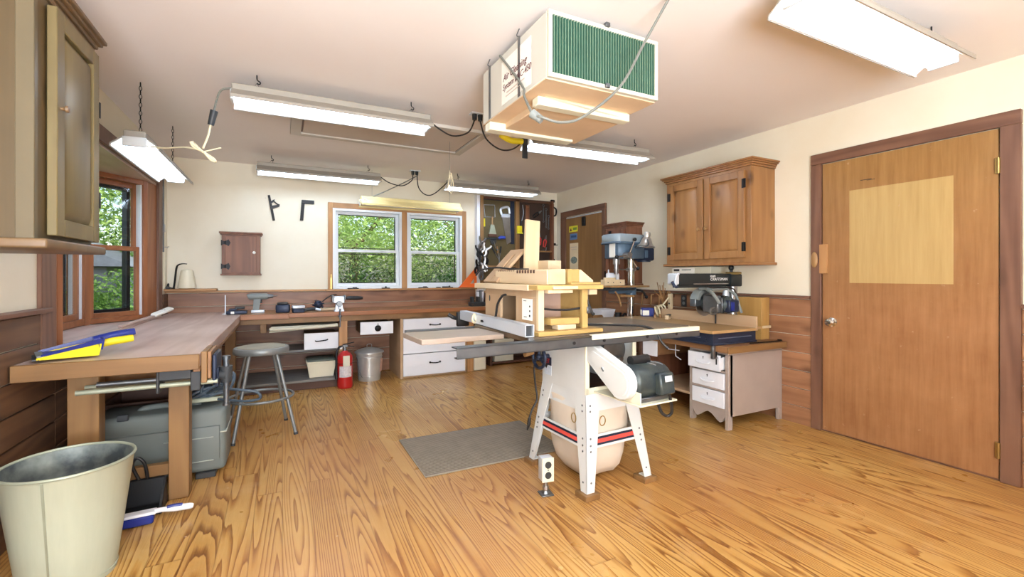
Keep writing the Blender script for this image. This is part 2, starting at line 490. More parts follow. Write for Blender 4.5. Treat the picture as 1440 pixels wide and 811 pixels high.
M['steel'] = plain('steel', (176, 176, 178), 0.32, 1.0, 0.12, 14)
M['dull_steel'] = plain('dull_steel', (126, 128, 130), 0.45, 0.9, 0.2, 10)
M['rail_steel'] = plain('rail_steel', (108, 112, 116), 0.42, 0.8, 0.2, 8)
M['chrome'] = plain('chrome', (222, 220, 214), 0.15, 1.0, 0.03, 6)
M['cast_top'] = plain('rusty_cast_iron', (130, 112, 90), 0.42, 0.2, 0.2, 5, col2=(98, 82, 66))
M['alu'] = plain('aluminium', (214, 220, 228), 0.35, 0.35, 0.04, 5)
M['galv'] = plain('galvanized_steel', (178, 182, 160), 0.45, 0.3, 0.2, 4, col2=(148, 152, 132))
M['galv_in'] = plain('galvanized_inside', (150, 156, 148), 0.5, 0.3, 0.3, 9, col2=(70, 76, 78))
M['galv_bright'] = plain('bright_galvanized', (206, 206, 204), 0.3, 0.6, 0.1, 7)
M['stool_metal'] = plain('grey_stool_metal', (132, 134, 132), 0.42, 0.4, 0.15, 7)
M['stool_seat'] = plain('stool_seat_board', (150, 144, 126), 0.5, 0, 0.2, 9)
M['red'] = plain('extinguisher_red', (178, 34, 32), 0.3, 0, 0.06, 6)
M['red_stripe'] = plain('red_stripe', (222, 82, 72), 0.4)
M['red_grip'] = plain('red_grip', (214, 60, 56), 0.45)
M['orange'] = plain('orange_plastic', (240, 112, 44), 0.4, 0, 0.05, 6)
M['yellow'] = plain('yellow_plastic', (226, 204, 34), 0.4, 0, 0.06, 6)
M['blue'] = plain('blue_plastic', (30, 44, 122), 0.35, 0, 0.08, 6)
M['blue_bright'] = plain('bright_blue', (60, 78, 176), 0.4, 0, 0.08, 6)
M['drill_blue'] = plain('drill_press_blue', (84, 104, 122), 0.4, 0.1, 0.1, 6)
M['drill_grey'] = plain('drill_press_cover', (146, 158, 164), 0.4, 0.1, 0.08, 6)
M['navy'] = plain('navy_metal', (44, 52, 72), 0.42, 0.3, 0.15, 8)
M['motor'] = plain('dark_motor_paint', (38, 50, 58), 0.38, 0.2, 0.3, 12, col2=(70, 76, 72))
M['arm_black'] = plain('saw_arm_black', (34, 40, 42), 0.4, 0.2, 0.1, 8)
M['canvas'] = plain('dust_bag_canvas', (216, 202, 184), 0.85, 0, 0.07, 3, bump=0.3)
M['mat'] = plain('grey_rubber_mat', (150, 138, 122), 0.8, 0, 0.12, 9)
M['mat_rib'] = plain('mat_ribs', (124, 112, 98), 0.8, 0, 0.15, 14)
M['paper'] = plain('paper', (240, 236, 226), 0.7)
M['cardboard'] = plain('cream_cardboard', (208, 202, 180), 0.7, 0, 0.05, 4)
M['filter_body'] = plain('painted_particleboard', (206, 202, 190), 0.6, 0, 0.05, 3)
M['filter_under'] = plain('bare_particleboard', (216, 186, 150), 0.7, 0, 0.06, 5)
M['green_filter'] = plain('green_filter_pleats', (46, 86, 68), 0.8, 0, 0.2, 30)
M['pleat_edge'] = plain('pale_green_pleat_edges', (98, 124, 102), 0.8)
M['plastic_cream'] = plain('cream_plastic', (226, 216, 190), 0.45, 0, 0.05, 5)
M['bin_lid'] = plain('grey_green_lid', (92, 98, 88), 0.5, 0, 0.15, 8)
M['peg'] = plain('olive_pegboard', (98, 84, 54), 0.7, 0, 0.15, 5)
M['peg_dark'] = plain('dark_brown_pegboard', (66, 48, 38), 0.65, 0, 0.15, 5)
M['shelf_grey'] = wood('grey_shelf_boards', (128, 126, 122), (88, 84, 82), 'x', 1.0, 0.55, 16, 0.6, 0.2, 0.3)
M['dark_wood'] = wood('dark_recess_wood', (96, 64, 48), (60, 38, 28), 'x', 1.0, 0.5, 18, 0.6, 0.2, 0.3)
M['brass'] = plain('brass', (176, 148, 92), 0.35, 0.9, 0.1, 9)
M['lamp_bell'] = plain('spun_aluminium', (206, 198, 188), 0.28, 0.7, 0.08, 9)
M['cord_grey'] = plain('grey_cord', (112, 112, 104), 0.5)
M['cord_white'] = plain('ivory_cord', (226, 212, 176), 0.5)
M['cord_black'] = plain('black_cord', (36, 32, 30), 0.5)
M['cord_blue'] = plain('slate_cord', (70, 82, 92), 0.5)
M['tool_wood'] = wood('tool_handle_wood', (164, 126, 82), (126, 87, 50), 'z', 1.5, 0.4, 16, 0.5, 0.0, 0.15)
M['ink'] = plain('black_ink', (40, 34, 36), 0.6)
M['ink_red'] = plain('dark_red_ink', (96, 44, 48), 0.6)
M['white_ink'] = plain('white_ink', (232, 232, 228), 0.6)
M['pale_ink'] = plain('pale_print', (206, 186, 170), 0.7)
M['sage'] = plain('sage_print', (132, 142, 132), 0.7, 0, 0.5, 30)
M['sticker_yellow'] = plain('yellow_sticker', (226, 216, 60), 0.5)
M['sticker_blue'] = plain('blue_sticker', (96, 128, 170), 0.5)
M['poster'] = plain('cream_poster', (226, 204, 166), 0.6, 0, 0.05, 8)
M['glass'] = glass_pane('window_glass')
M['screen'] = screen_mesh('insect_screen')
M['bark'] = plain('bark', (96, 78, 60), 0.9, 0, 0.2, 14)
M['leaf_dark'] = leaf_mat('dark_leaves', (30, 62, 24), (84, 128, 52))
M['leaf_mid'] = leaf_mat('mid_leaves', (70, 118, 44), (150, 186, 90))
M['leaf_light'] = leaf_mat('light_leaves', (128, 172, 72), (210, 226, 150))
M['lawn'] = plain('lawn', (84, 122, 56), 0.9, 0, 0.3, 3)
M['shingle'] = plain('grey_shingles', (112, 120, 128), 0.8, 0, 0.2, 12)
M['fence_wood'] = plain('weathered_fence', (70, 82, 86), 0.8, 0, 0.2, 6)
M['siding'] = plain('grey_siding', (150, 152, 150), 0.7, 0, 0.05, 4)

# ================================================================ the room shell
LX, RX, BY, FY, CH = -1.075, 3.70, 5.83, -2.6, 2.42
def struct(mb, name, mat, label, loc=(0, 0, 0), cat='wall'):
    return solo(mb, name, mat, label, cat, loc, None, 'structure')

struct(MB().bx(LX - .1, RX + .1, FY - .1, BY + .1, -.1, 0, 0), 'floor', M['floor'], 'honey coloured pine board floor with dark grain lines', cat='floor')
struct(MB().bx(LX - .1, RX + .1, FY - .1, BY + .1, CH, CH + .1, 0), 'ceiling', M['ceiling'], 'flat off-white painted ceiling above the hanging lamps', cat='ceiling')
wl = MB().bx(LX - .1, LX, FY, 3.2, 0, CH, 0).bx(LX - .1, LX, 5.42, BY + .1, 0, CH, 0)
wl.bx(LX - .1, LX, 3.2, 5.42, 0, .755, 0).bx(LX - .1, LX, 3.2, 5.42, 2.06, CH, 0)
struct(wl, 'wall_left', M['wall'], 'cream side wall opened up by the angled bay window')
wb = MB().bx(LX - .1, .53, BY, BY + .1, 0, CH, 0).bx(2.18, RX + .1, BY, BY + .1, 0, CH, 0)
wb.bx(.53, 2.18, BY, BY + .1, 0, 1.02, 0).bx(.53, 2.18, BY, BY + .1, 1.995, CH, 0)
struct(wb, 'wall_back', M['wall'], 'cream end wall holding the white double window')
struct(MB().bx(RX, RX + .1, FY, BY + .1, 0, CH, 0), 'wall_right', M['wall'], 'cream side wall holding both brown doors')
struct(MB().bx(LX - .1, RX + .1, FY - .1, FY, 0, CH, 0), 'wall_front', M['wall'], 'cream wall at the near end of the workshop')

def boards(mb, axis, a, b, plane, d, z0=0.0, z1=1.0, n=7):
    """horizontal boards with a narrow bead between them"""
    h = (z1 - z0) / n
    for i in range(n):
        za, zb = z0 + i * h, z0 + (i + 1) * h - .006
        if axis == 'y': mb.bx(plane, plane + d, a, b, za, zb, .003)
        else: mb.bx(a, b, plane, plane + d, za, zb, .003)
    return mb
t1 = boards(boards(MB(), 'y', 2.115, 4.64, RX - .018, .018), 'y', FY, .985, RX - .018, .018)
struct(t1, 'trim_1', M['wainscot'], 'reddish brown board wainscot beside the big plywood door', cat='wainscot')
t2 = MB()
for a, b in ((2.115, 4.635), (FY, .983)): t2.bx(RX - .05, RX, a, b, 1.0, 1.024, .004)
struct(t2, 'trim_2', M['casing_y'], 'dark wainscot cap rail running up to the big plywood door', cat='trim')
t3 = boards(boards(MB(), 'y', FY, 3.2, LX, .015), 'y', 5.62, BY, LX, .015)
boards(t3, 'y', 3.2, 5.62, LX, .015, 0, .72, 5)
struct(t3, 'trim_3', M['wainscot_dark'], 'dark board wainscot under the worn bench by the bay', cat='wainscot')
struct(MB().bx(LX, LX + .05, FY, 3.08, 1.0, 1.024, .004), 'trim_4', M['casing_y'], 'brown wainscot cap under the olive wall cupboard', cat='trim')
struct(boards(MB(), 'x', LX + .016, 2.37, BY - .018, .018), 'trim_5', M['wainscot_x'], 'brown board wainscot behind the long end bench', cat='wainscot')
t6 = MB().bx(LX, .46, BY - .055, BY, 1.0, 1.022, .004).bx(LX, -.62, BY - .13, BY, 1.022, 1.045, .004)
struct(t6, 'trim_6', M['casing_tan_x'], 'narrow wooden ledge under the small brown wall cupboard', cat='ledge')
struct(MB().bx(.46, 2.37, BY - .085, BY + .03, .998, 1.02, .004), 'trim_7', M['casing_tan_x'], 'wooden stool below the white double window', cat='sill')
bpy.data.objects['trim_7']['label'] = 'brown wooden sill below the white double window'

# ---- the bay
bay = [(-1.075, 3.2), (-1.075, 5.42), (-1.11, 5.42), (-1.2, 5.30), (-1.5, 4.9), (-1.5, 3.7), (-1.2, 3.3), (-1.11, 3.2)]
struct(MB().prism([(x, y) for x, y in bay], .755, .785, 'xy'), 'trim_8', M['bench_top'], 'worn wooden seat board of the bay window', cat='sill')
struct(MB().prism([(x, y) for x, y in bay], 2.042, 2.0595, 'xy'), 'trim_9', M['bench_top'], 'boarded soffit over the bay window', cat='trim')
t10 = MB().bx(LX, LX + .02, 3.04, 3.2, .80, 2.17, .003).bx(LX, LX + .02, 5.42, 5.56, .80, 2.17, .003)
t10.bx(LX, LX + .022, 3.04, 5.56, 2.06, 2.17, .003)
t10.bx(LX - .09, LX, 3.2, 3.215, .785, 2.042, .002)
struct(t10, 'trim_10', M['casing'], 'dark wood casing around the bay opening', cat='trim')
t11 = MB().prism([(-1.075, 5.42), (-1.105, 5.22), (-1.16, 5.24), (-1.16, 5.43)], .785, 2.042, 'xy')
t11.prism([(-1.075, 3.2), (-1.16, 3.2), (-1.16, 3.36), (-1.115, 3.385)], .785, 2.042, 'xy')
struct(t11, 'trim_11', M['sash_red'], 'reddish jamb boards at the ends of the bay', cat='trim')
t12 = MB()
for cx, cy in ((-1.43, 4.80), (-1.43, 3.80)): t12.cyl((cx, cy, .785), (cx, cy, 2.042), .045, .045, 8)
struct(t12, 'trim_12', M['sash_red'], 'wooden corner posts between the bay windows', cat='trim')

def window(name, p, q, z0, z1, fm, fmx, sm, smx, label, fw=.05, sw=.042, zm=None, black=False, screen=True, lock=False):
    """double-hung window: frame, liners, two sashes each with its pane; x runs along p-q, y points outdoors"""
    d = math.hypot(q[0] - p[0], q[1] - p[1]); a = math.atan2(q[1] - p[1], q[0] - p[0])
    r = root(name, label, 'window', (p[0], p[1], z0), a, None, 'structure')
    h = z1 - z0; zm = (zm - z0) if zm else h / 2
    f = MB().bx(0, fw, -.02, .09, 0, h).bx(d - fw, d, -.02, .09, 0, h)
    f.put('side_jamb', fm, r)
    MB().bx(fw, d - fw, -.02, .09, h - fw, h).bx(fw, d - fw, -.02, .09, 0, fw).put('head_and_sill', fmx, r)
    def sash(nm, za, zb, y):
        s = MB().bx(fw, fw + sw, y, y + .03, za, zb).bx(d - fw - sw, d - fw, y, y + .03, za, zb).put(nm, sm, r)
        MB().bx(fw + sw, d - fw - sw, y, y + .03, zb - sw, zb).bx(fw + sw, d - fw - sw, y, y + .03, za, za + sw).put('rail', smx, s)
        MB().bx(fw + sw * .8, d - fw - sw * .8, y + .012, y + .016, za + sw * .8, zb - sw * .8, 0).put('pane', M['glass'], s)
        return s
    sash('upper_sash', zm - sw * .5, h - fw, .045)
    ls = sash('lower_sash', fw, zm + sw * .5, .010)
    e = .045 if black else .012
    b = MB()
    for za, zb in ((fw, zm), (zm, h - fw)) if not black else ((fw, h - fw),):
        b.bx(fw + sw * .9, fw + sw + e * .6, .078, .088 + e, za, zb).bx(d - fw - sw - e * .6, d - fw - sw * .9, .078, .088 + e, za, zb)
        b.bx(fw + sw, d - fw - sw, .078, .088 + e, zb - sw - e * .5, zb - sw * .9).bx(fw + sw, d - fw - sw, .078, .088 + e, za + sw * .9, za + sw + e * .5)
    b.put('outer_frame', M['black'], r, 'black outer frame')
    if screen: MB().bx(fw + sw, d - fw - sw, .092, .0925, fw + sw, zm, 0).put('insect_screen', M['screen'], r, 'dark insect screen')
    if black:
        MB().bx(d - fw - .012, d - fw + .002, -.004, .075, fw, h - fw).put('jamb_liner', M['vinyl'], r, 'white jamb liner')
    if lock:
        for u in (.3, .7): MB().box((d * u, .003, zm + .006), (.05, .016, .012), .003).put('sash_lock', M['vinyl'], ls)
        MB().box((d * .28, -.035, .006), (.13, .02, .012), .003).box((d * .28 + .02, -.04, .018), (.05, .012, .01), .002).put('window_latch', M['dark'], r)
        MB().box((d * .75, -.035, .006), (.10, .02, .012), .003).sph((d * .75, -.04, .018), .012).put('window_latch', M['dark'], r)
    return r
wmat = (M['vinyl'],) * 4
rmat = (M['sash_red'], M['sash_red_y'], M['sash_red'], M['sash_red_y'])
window('window_1', (-1.42, 3.80), (-1.42, 4.80), .79, 2.042, *rmat, 'middle bay window over the worn bench', zm=1.42, black=True)
window('window_2', (-1.42, 4.80), (-1.11, 5.21), .79, 2.042, *rmat, 'angled bay window at the jamb by the room corner', zm=1.42, black=True, fw=.042, sw=.04)
window('window_3', (-1.11, 3.39), (-1.42, 3.80), .79, 2.042, *rmat, 'angled bay window hidden behind the olive cupboard', zm=1.42, black=True, fw=.042, sw=.04)
window('window_4', (.535, BY), (1.362, BY), 1.02, 1.995, *wmat, 'white sash window nearer the small brown wall cupboard', fw=.034, sw=.034, zm=1.485, lock=True)
window('window_5', (1.424, BY), (2.178, BY), 1.02, 1.995, *wmat, 'white sash window nearer the tool board', fw=.034, sw=.034, zm=1.485, lock=True)
struct(MB().bx(.485, .538, BY - .025, BY, 1.02, 2.055, .003).bx(1.36, 1.426, BY - .03, BY + .06, 1.02, 1.99, .003).bx(2.175, 2.235, BY - .025, BY, 1.02, 2.055, .003),
       'trim_13', M['casing_tan'], 'tan upright casing boards of the white double window', cat='trim')
struct(MB().bx(.538, 2.175, BY - .025, BY, 1.99, 2.055, .003), 'trim_14', M['casing_tan_x'], 'tan head casing over the white double window', cat='trim')

# ---- the doors
def door_mat():
    m, t, b, N, L = nt('amber_plywood_door')
    tc = N.new('ShaderNodeTexCoord'); v = tc.outputs['Object']
    sp = N.new('ShaderNodeSeparateXYZ'); L.new(v, sp.inputs[0])
    g = noise(t, mapping(t, v, (1, 1, .06)), 38, 4, 0.6)
    blo = noise(t, v, 3.0, 5, 0.65)
    col = ramp(t, mathn(t, 'ADD', mathn(t, 'MULTIPLY', g, .5), mathn(t, 'MULTIPLY', blo, .5)), [(.3, lin((172, 124, 82))), (.72, lin((134, 88, 52)))])
    up = ramp(t, mathn(t, 'MULTIPLY', sp.outputs[2], .5), [(.45, (0, 0, 0)), (.95, (1, 1, 1))])
    col = mixc(t, mathn(t, 'MULTIPLY', up, .55), col, mixc(t, g, lin((172, 136, 72)), lin((124, 88, 40))))
    # the paler patch where a board once hung: y 1.27..1.85, z 1.13..1.80 (room), local x runs towards the camera
    def band(o, a, c):
        return mathn(t, 'MULTIPLY', mathn(t, 'GREATER_THAN', o, a), mathn(t, 'LESS_THAN', o, c))
    mk = mathn(t, 'MULTIPLY', band(sp.outputs[1], -.285, .29), band(sp.outputs[2], 1.13, 1.80))
    col = mixc(t, mathn(t, 'MULTIPLY', mk, .72), col, mixc(t, g, lin((206, 180, 122)), lin((178, 146, 88))))
    sc = noise(t, v, 22, 3, .6)
    col = mixc(t, ramp(t, sc, [(.70, (0, 0, 0)), (.76, (.5, .5, .5))]), col, lin((190, 156, 124)))
    L.new(col, b.inputs['Base Color']); b.inputs['Roughness'].default_value = .36; b.inputs['Specular IOR Level'].default_value = .4
    return m
M['door'] = door_mat()
d1 = root('door_1', 'big amber plywood door with a paler square patch', 'door', (RX, 1.56, 0), None, None, 'structure')
MB().bx(RX - .016, RX, 1.077, 2.035, .012, 2.03, .002).put('door_leaf', M['door'], d1)
MB().bx(RX - .03, RX, 2.04, 2.115, 0, 2.035, .003).bx(RX - .03, RX, .985, 1.07, 0, 2.035, .003).put('side_casing', M['casing'], d1)
MB().bx(RX - .03, RX, .985, 2.115, 2.035, 2.115, .003).put('head_casing', M['casing_y'], d1)
MB().bx(RX - .012, RX, 1.06, 2.05, 0, .012, .002).put('threshold', M['casing_y'], d1)
k = MB().lathe([(0, 0), (.034, 0), (.034, .006), (.014, .012), (.014, .03), (.026, .038), (.028, .052), (.02, .062), (0, .064)], (RX - .016, 1.965, .835), 24, (0, R(-90), 0)).put('door_knob', M['chrome'], d1, 'bright metal knob')
for z in (1.815, .18):
    MB().cyl((RX - .034, 1.073, z - .045), (RX - .034, 1.073, z + .045), .008, None, 10).bx(RX - .03, RX - .016, 1.075, 1.09, z - .045, z + .045, .001).put('hinge', M['brass'], d1)
MB().bx(RX - .034, RX - .016, 1.995, 2.05, 1.20, 1.42, .002).put('latch_plate', M['casing_tan'], d1, 'wooden latch plate')
MB().sph((RX - .034, 2.085, 1.305), .05, (.22, .5, 1.25), 16).put('turn_button', M['tool_wood'], d1, 'oval wooden turn button')
MB().bx(RX - .0166, RX - .0158, 1.71, 1.78, 1.86, 1.864, 0).bx(RX - .0166, RX - .0158, 1.69, 1.74, 1.855, 1.858, 0).put('marking', M['ink'], d1)

d2 = root('door_2', 'far brown plywood door with stickers and a cream poster', 'door', (RX, 5.13, 0), None, None, 'structure')
M['door_far'] = wood('brown_plywood_door', (150, 112, 70), (112, 78, 46), 'z', 1.0, .4, 14, .55, 0, .25)
MB().bx(RX - .016, RX, 4.71, 5.55, .012, 2.02, .002).put('door_leaf', M['door_far'], d2)
MB().bx(RX - .03, RX, 4.64, 4.71, 0, 2.03, .003).bx(RX - .03, RX, 5.55, 5.68, 0, 2.03, .003).put('side_casing', M['casing'], d2)
MB().bx(RX - .03, RX, 4.64, 5.68, 2.03, 2.11, .003).put('head_casing', M['casing_y'], d2)
MB().bx(RX - .024, RX - .014, 4.72, 5.54, 2.0, 2.014, .002).put('weather_strip', M['alu'], d2, 'pale metal strip')
MB().bx(RX - .04, RX - .016, 5.07, 5.14, 1.86, 1.985, .004).put('door_closer', M['black'], d2, 'black closer box')
s1 = MB().bx(RX - .019, RX - .016, 5.26, 5.47, 1.80, 1.885, .001).put('sticker', M['sticker_yellow'], d2, 'yellow sticker')
MB().prism([(5.40, 1.815), (5.45, 1.815), (5.425, 1.86)], RX - .0215, RX - .019, 'yz').put('print', M['ink_red'], s1)
MB().bx(RX - .0205, RX - .019, 5.28, 5.37, 1.825, 1.86, 0).put('print', plain('green_print', (120, 150, 60), .6), s1)
s2 = MB().bx(RX - .019, RX - .016, 5.275, 5.45, 1.69, 1.775, .001).put('sticker', M['sticker_blue'], d2, 'blue sticker')
MB().bx(RX - .0205, RX - .019, 5.29, 5.42, 1.72, 1.75, 0).put('print', plain('navy_print', (58, 84, 124), .6), s2)
po = MB().bx(RX - .019, RX - .016, 5.25, 5.455, 1.19, 1.64, .001).put('poster', M['poster'], d2, 'cream poster with a dark engraving')
MB().sph((RX - .019, 5.352, 1.40), .082, (.02, 1, .62), 14).put('engraving', M['sage'], po)
MB().bx(RX - .0205, RX - .019, 5.27, 5.43, 1.575, 1.59, 0).bx(RX - .0205, RX - .019, 5.28, 5.42, 1.545, 1.555, 0).bx(RX - .0205, RX - .019, 5.265, 5.31, 1.215, 1.225, 0).put('lettering', M['pale_ink'], po)

# ================================================================ outdoors
struct(MB().bx(-40, 40, -30, 60, -.55, -.45, 0), 'ground_outside', M['lawn'], 'green lawn outside the windows', cat='lawn')

def leaf_cloud(mb, blobs, n, size, seed):
    rnd = random.Random(seed)
    bm = mb.bm
    tot = sum(b[3] * b[4] * b[5] for b in blobs)
    for (cx, cy, cz, rx, ry, rz) in blobs:
        for i in range(int(n * rx * ry * rz / tot)):
            while True:
                u = Vector((rnd.uniform(-1, 1), rnd.uniform(-1, 1), rnd.uniform(-1, 1)))
                if .45 < u.length < 1: break
            p = Vector((cx + u.x * rx, cy + u.y * ry, cz + u.z * rz))
            s = size * rnd.uniform(.6, 1.3)
            e = Euler((rnd.uniform(-.9, .9), rnd.uniform(-.9, .9), rnd.uniform(0, 6.28))).to_matrix()
            v = [bm.verts.new(p + e @ Vector(q)) for q in ((-s, 0, 0), (0, -s * .42, 0), (s, 0, -s * .15), (0, s * .42, s * .1))]
            bm.faces.new(v)
    return mb

def tree(name, label, cat, loc, blobs, n, size, mat, seed, trunk=None, group=None):
    r = root(name, label, cat, loc, 0.0, group)
    leaf_cloud(MB(), blobs, n, size, seed).put('foliage', mat, r)
    t = MB()
    for a, b, r0, r1 in (trunk or []): t.cyl(a, b, r0, r1, 8)
    if trunk: t.put('trunk', M['bark'], r)
    return r
G = -.45
def bush(label, x, y, w, h, n, mat, seed, group='shrubs outside the windows'):
    bl = [(0, 0, h * .5, w * .55, w * .5, h * .5), (-w * .35, .1, h * .42, w * .4, w * .4, h * .42), (w * .35, -.1, h * .45, w * .42, w * .4, h * .44)]
    return tree('shrub', label, 'shrub', (x, y, G), bl, int(n * 1.7), .036, mat, seed, [((0, 0, 0), (.05, 0, h * .6), .05, .02), ((0, 0, 0), (-.25, .1, h * .5), .03, .015), ((0, 0, 0), (.25, -.1, h * .5), .03, .015)], group)
bush('dark leafy shrub outside the white window nearer the small brown wall cupboard', 1.0, 8.2, 2.0, 1.95, 7000, M['leaf_dark'], 1)
bush('dark leafy shrub outside the white window nearer the tool board', 2.9, 8.6, 2.2, 2.0, 7000, M['leaf_dark'], 2)
bush('mid green shrub against the far end of the end wall', 4.6, 9.2, 2.0, 2.2, 4000, M['leaf_dark'], 3)
bush('mid green shrub outside the bay window in front of the fence', -1.9, 8.2, 1.5, 1.75, 6000, M['leaf_mid'], 4)
bush('dark green shrub outside the bay window at the fence foot', -3.4, 9.4, 1.8, 1.7, 5000, M['leaf_dark'], 5)
bush('dark shrub close to the middle bay window', -3.3, 7.2, 1.4, 1.6, 3500, M['leaf_dark'], 6)
def big_tree(label, x, y, h, w, n, mat, seed):
    bl = [(0, 0, h * .68, w, w, h * .30), (-w * .6, .3, h * .5, w * .7, w * .7, h * .26), (w * .6, -.3, h * .52, w * .7, w * .7, h * .26), (0, -.5, h * .34, w * .8, w * .6, h * .2)]
    return tree('tree', label, 'tree', (x, y, G), bl, int(n * 2.0), .062, mat, seed, [((0, 0, 0), (.1, 0, h * .5), .16, .1), ((.1, 0, h * .45), (-w * .5, .2, h * .7), .07, .03), ((.1, 0, h * .45), (w * .5, -.2, h * .72), .07, .03)], 'trees outside the windows')
big_tree('pale green sunlit tree behind the dark shrub outside the double window', 1.6, 12.5, 5.2, 2.4, 9000, M['leaf_light'], 11)
big_tree('mid green tree behind the shrubs near the tool board window', 5.2, 13.5, 5.6, 2.6, 8000, M['leaf_mid'], 12)
big_tree('tall mid green tree beyond the bay window fence', -1.6, 14.0, 6.5, 2.4, 8000, M['leaf_mid'], 13)
big_tree('pale leafy tree beyond the grey roof outside the bay', -4.6, 14.0, 6.5, 2.6, 8000, M['leaf_light'], 14)
big_tree('mid green tree standing behind all the others', 1.0, 18.5, 7.5, 3.4, 8000, M['leaf_mid'], 15)
big_tree('mid green tree far out beside the bay', -8.0, 11.0, 6.5, 2.8, 6000, M['leaf_mid'], 16)
sh = root('shed', 'grey shed with a shingled roof outside the bay', 'shed', (-4.2, 11.6, G), None)
MB().bx(-6.0, -2.9, 10.9, 12.6, G, 1.35, .01).put('shed_wall', M['siding'], sh)
MB().prism([(-6.3, 1.35), (-2.5, 1.35), (-4.4, 2.35)], 10.7, 12.8, 'xz').put('shed_roof', M['shingle'], sh)
fe = root('board_fence', 'dark weathered board fence outside the bay', 'fence', (-2.6, 9.9, G), None)
f_ = MB()
for i in range(26): f_.bx(-4.6 + i * .16, -4.45 + i * .16, 10.0, 10.03, G, 1.15, .002)
f_.put('boards', M['fence_wood'], fe)
for x in (-4.5, -2.6, -.7): MB().bx(x, x + .1, 10.03, 10.13, G, 1.25, .004).put('post', M['fence_wood'], fe)

# ================================================================ hanging shop lights
def shop_light(label, cx, cy, z, rz, lit=True, hang='hook', drop=None, hood='lamp_hood', group='hanging shop lights', w=.115):
    """z is the top of the lamp channel; local x runs along the lamp"""
    r = root('shop_light', label, 'lamp', (cx, cy, z), rz, group)
    L_ = .61
    MB().bx(-L_, L_, -.055, .055, -.045, 0, .006).put('channel', M[hood], r)
    rf = MB()
    for s in (-1, 1):
        rf.hexa([(-L_, s * .05, -.047), (L_, s * .05, -.047), (L_, s * w, -.098), (-L_, s * w, -.098), (-L_, s * .052, -.041), (L_, s * .052, -.041), (L_, s * (w + .003), -.094), (-L_, s * (w + .003), -.094)])
        rf.bx(-L_, L_, s * w - .003, s * w + .003, -.106, -.094, 0)
    rf.put('reflector', M['reflector'] if lit else M[hood], r)
    hs = MB()
    for s in (-1, 1):
        y0, y1 = s * .054, s * (w + .006)
        hs.hexa([(-L_, y0, -.040), (L_, y0, -.040), (L_, y1, -.093), (-L_, y1, -.093), (-L_, y0, -.037), (L_, y0, -.037), (L_, y1 + s * .002, -.090), (-L_, y1 + s * .002, -.090)])
        hs.bx(-L_, L_, s * (w + .0045), s * (w + .0075), -.109, -.090, 0)
    hs.put('hood', M[hood], r)
    for s in (-1, 1):
        MB().cyl((-.585, s * .042, -.078), (.585, s * .042, -.078), .0165, None, 14).put('tube', M['tube' if lit else 'tube_off'], r)
    for s in (-1, 1):
        MB().bx(s * .605 - .012, s * .605 + .005, -.06, .06, -.1, -.04, .004).put('lamp_socket', M['white_enamel'], r)
    drop = drop or (CH - z)
    for s in (-1, 1):
        x = s * .48
        h = MB()
        if hang == 'hook':
            h.tube([(x - .02, 0, 0), (x, 0, drop * .42), (x + .02, 0, 0)], .0018, 6)
            h.tube([(x, 0, drop * .42), (x + .014, 0, drop * .36), (x + .018, 0, drop * .52), (x + .002, 0, drop * .66), (x, 0, drop)], .0036, 6, 4)
            h.put('ceiling_hook', M['black_metal'], r)
        elif hang == 'chain':
            n = int(drop / .026)
            for i in range(n):
                h.torus((x, 0, .013 + i * drop / n), .012, .0022, (R(90), 0, R(90) if i % 2 else 0), 10, 5, .6, 1.25)
            h.put('chain', M['black_metal'], r)
        else:
            h.cyl((x, 0, 0), (x, 0, drop), .0014, None, 6); h.put('wire', M['dull_steel'], r)
    return r
shop_light('lit shop light in front of the attic hatch with a cord at its end', .34, 3.22, 2.335, 0)
shop_light('lit shop light between the attic hatch and the white double window', .38, 5.30, 2.335, 0)
shop_light('lit shop light in front of the tool board', 2.38, 5.22, 2.335, R(-2))
shop_light('lit shop light whose end hides behind the hanging air filter box', 2.38, 3.22, 2.335, R(-3))
shop_light('lit shop light over the floor in front of the big plywood door', 2.40, 1.08, 2.345, 0)
shop_light('lit shop light hung on long chains along the bay window', -.81, 4.15, 2.075, R(90), hang='chain')
shop_light('unlit yellowed shop light hung low before the white double window', 1.42, 5.52, 2.10, R(1), lit=False, hang='wire', hood='lamp_hood_yellow')
# two unseen shop lights, added for extra light beside and behind the camera
shop_light('added unseen shop light over the camera side of the floor by the cupboard wall', .34, .35, 2.345, 0)
shop_light('added unseen shop light at the near end of the workshop', 1.4, -1.3, 2.345, 0)

# ---- ceiling things
M['hatch_trim'] = plain('hatch_trim_paint', (206, 198, 186), .6, 0, .05, 4)
h = root('attic_hatch', 'pale attic stair hatch set in the ceiling between the shop lights', 'hatch', (.83, 3.95, CH), None)
MB().bx(.155, 1.515, 3.66, 4.26, CH - .02, CH, .003).put('panel', plain('hatch_paint', (206, 192, 178), .7, 0, .05, 3), h)
MB().bx(.14, 1.53, 3.645, 4.275, CH - .010, CH, 0).put('shadow_gap', M['dark_wood'], h, 'dark gap')
for a, b in ((.06, .14), (1.53, 1.60)): MB().bx(a, b, 3.58, 4.34, CH - .028, CH, .003).put('side_trim', M['hatch_trim'], h)
for a, b in ((3.58, 3.645), (4.275, 4.34)): MB().bx(.14, 1.53, a, b, CH - .028, CH, .003).put('long_trim', M['hatch_trim'], h)
MB().cyl((1.36, 3.95, CH - .016), (1.36, 3.95, 2.14), .0015, None, 6).put('pull_string', M['cord_grey'], h)
MB().tube([(1.36, 3.95, 2.14), (1.35, 3.95, 2.02), (1.37, 3.95, 1.93), (1.395, 3.95, 2.0), (1.37, 3.95, 2.12), (1.375, 3.96, 1.98), (1.34, 3.95, 1.96), (1.36, 3.95, 2.10)], .004, 6, 5).put('string_loops', M['cord_white'], h)

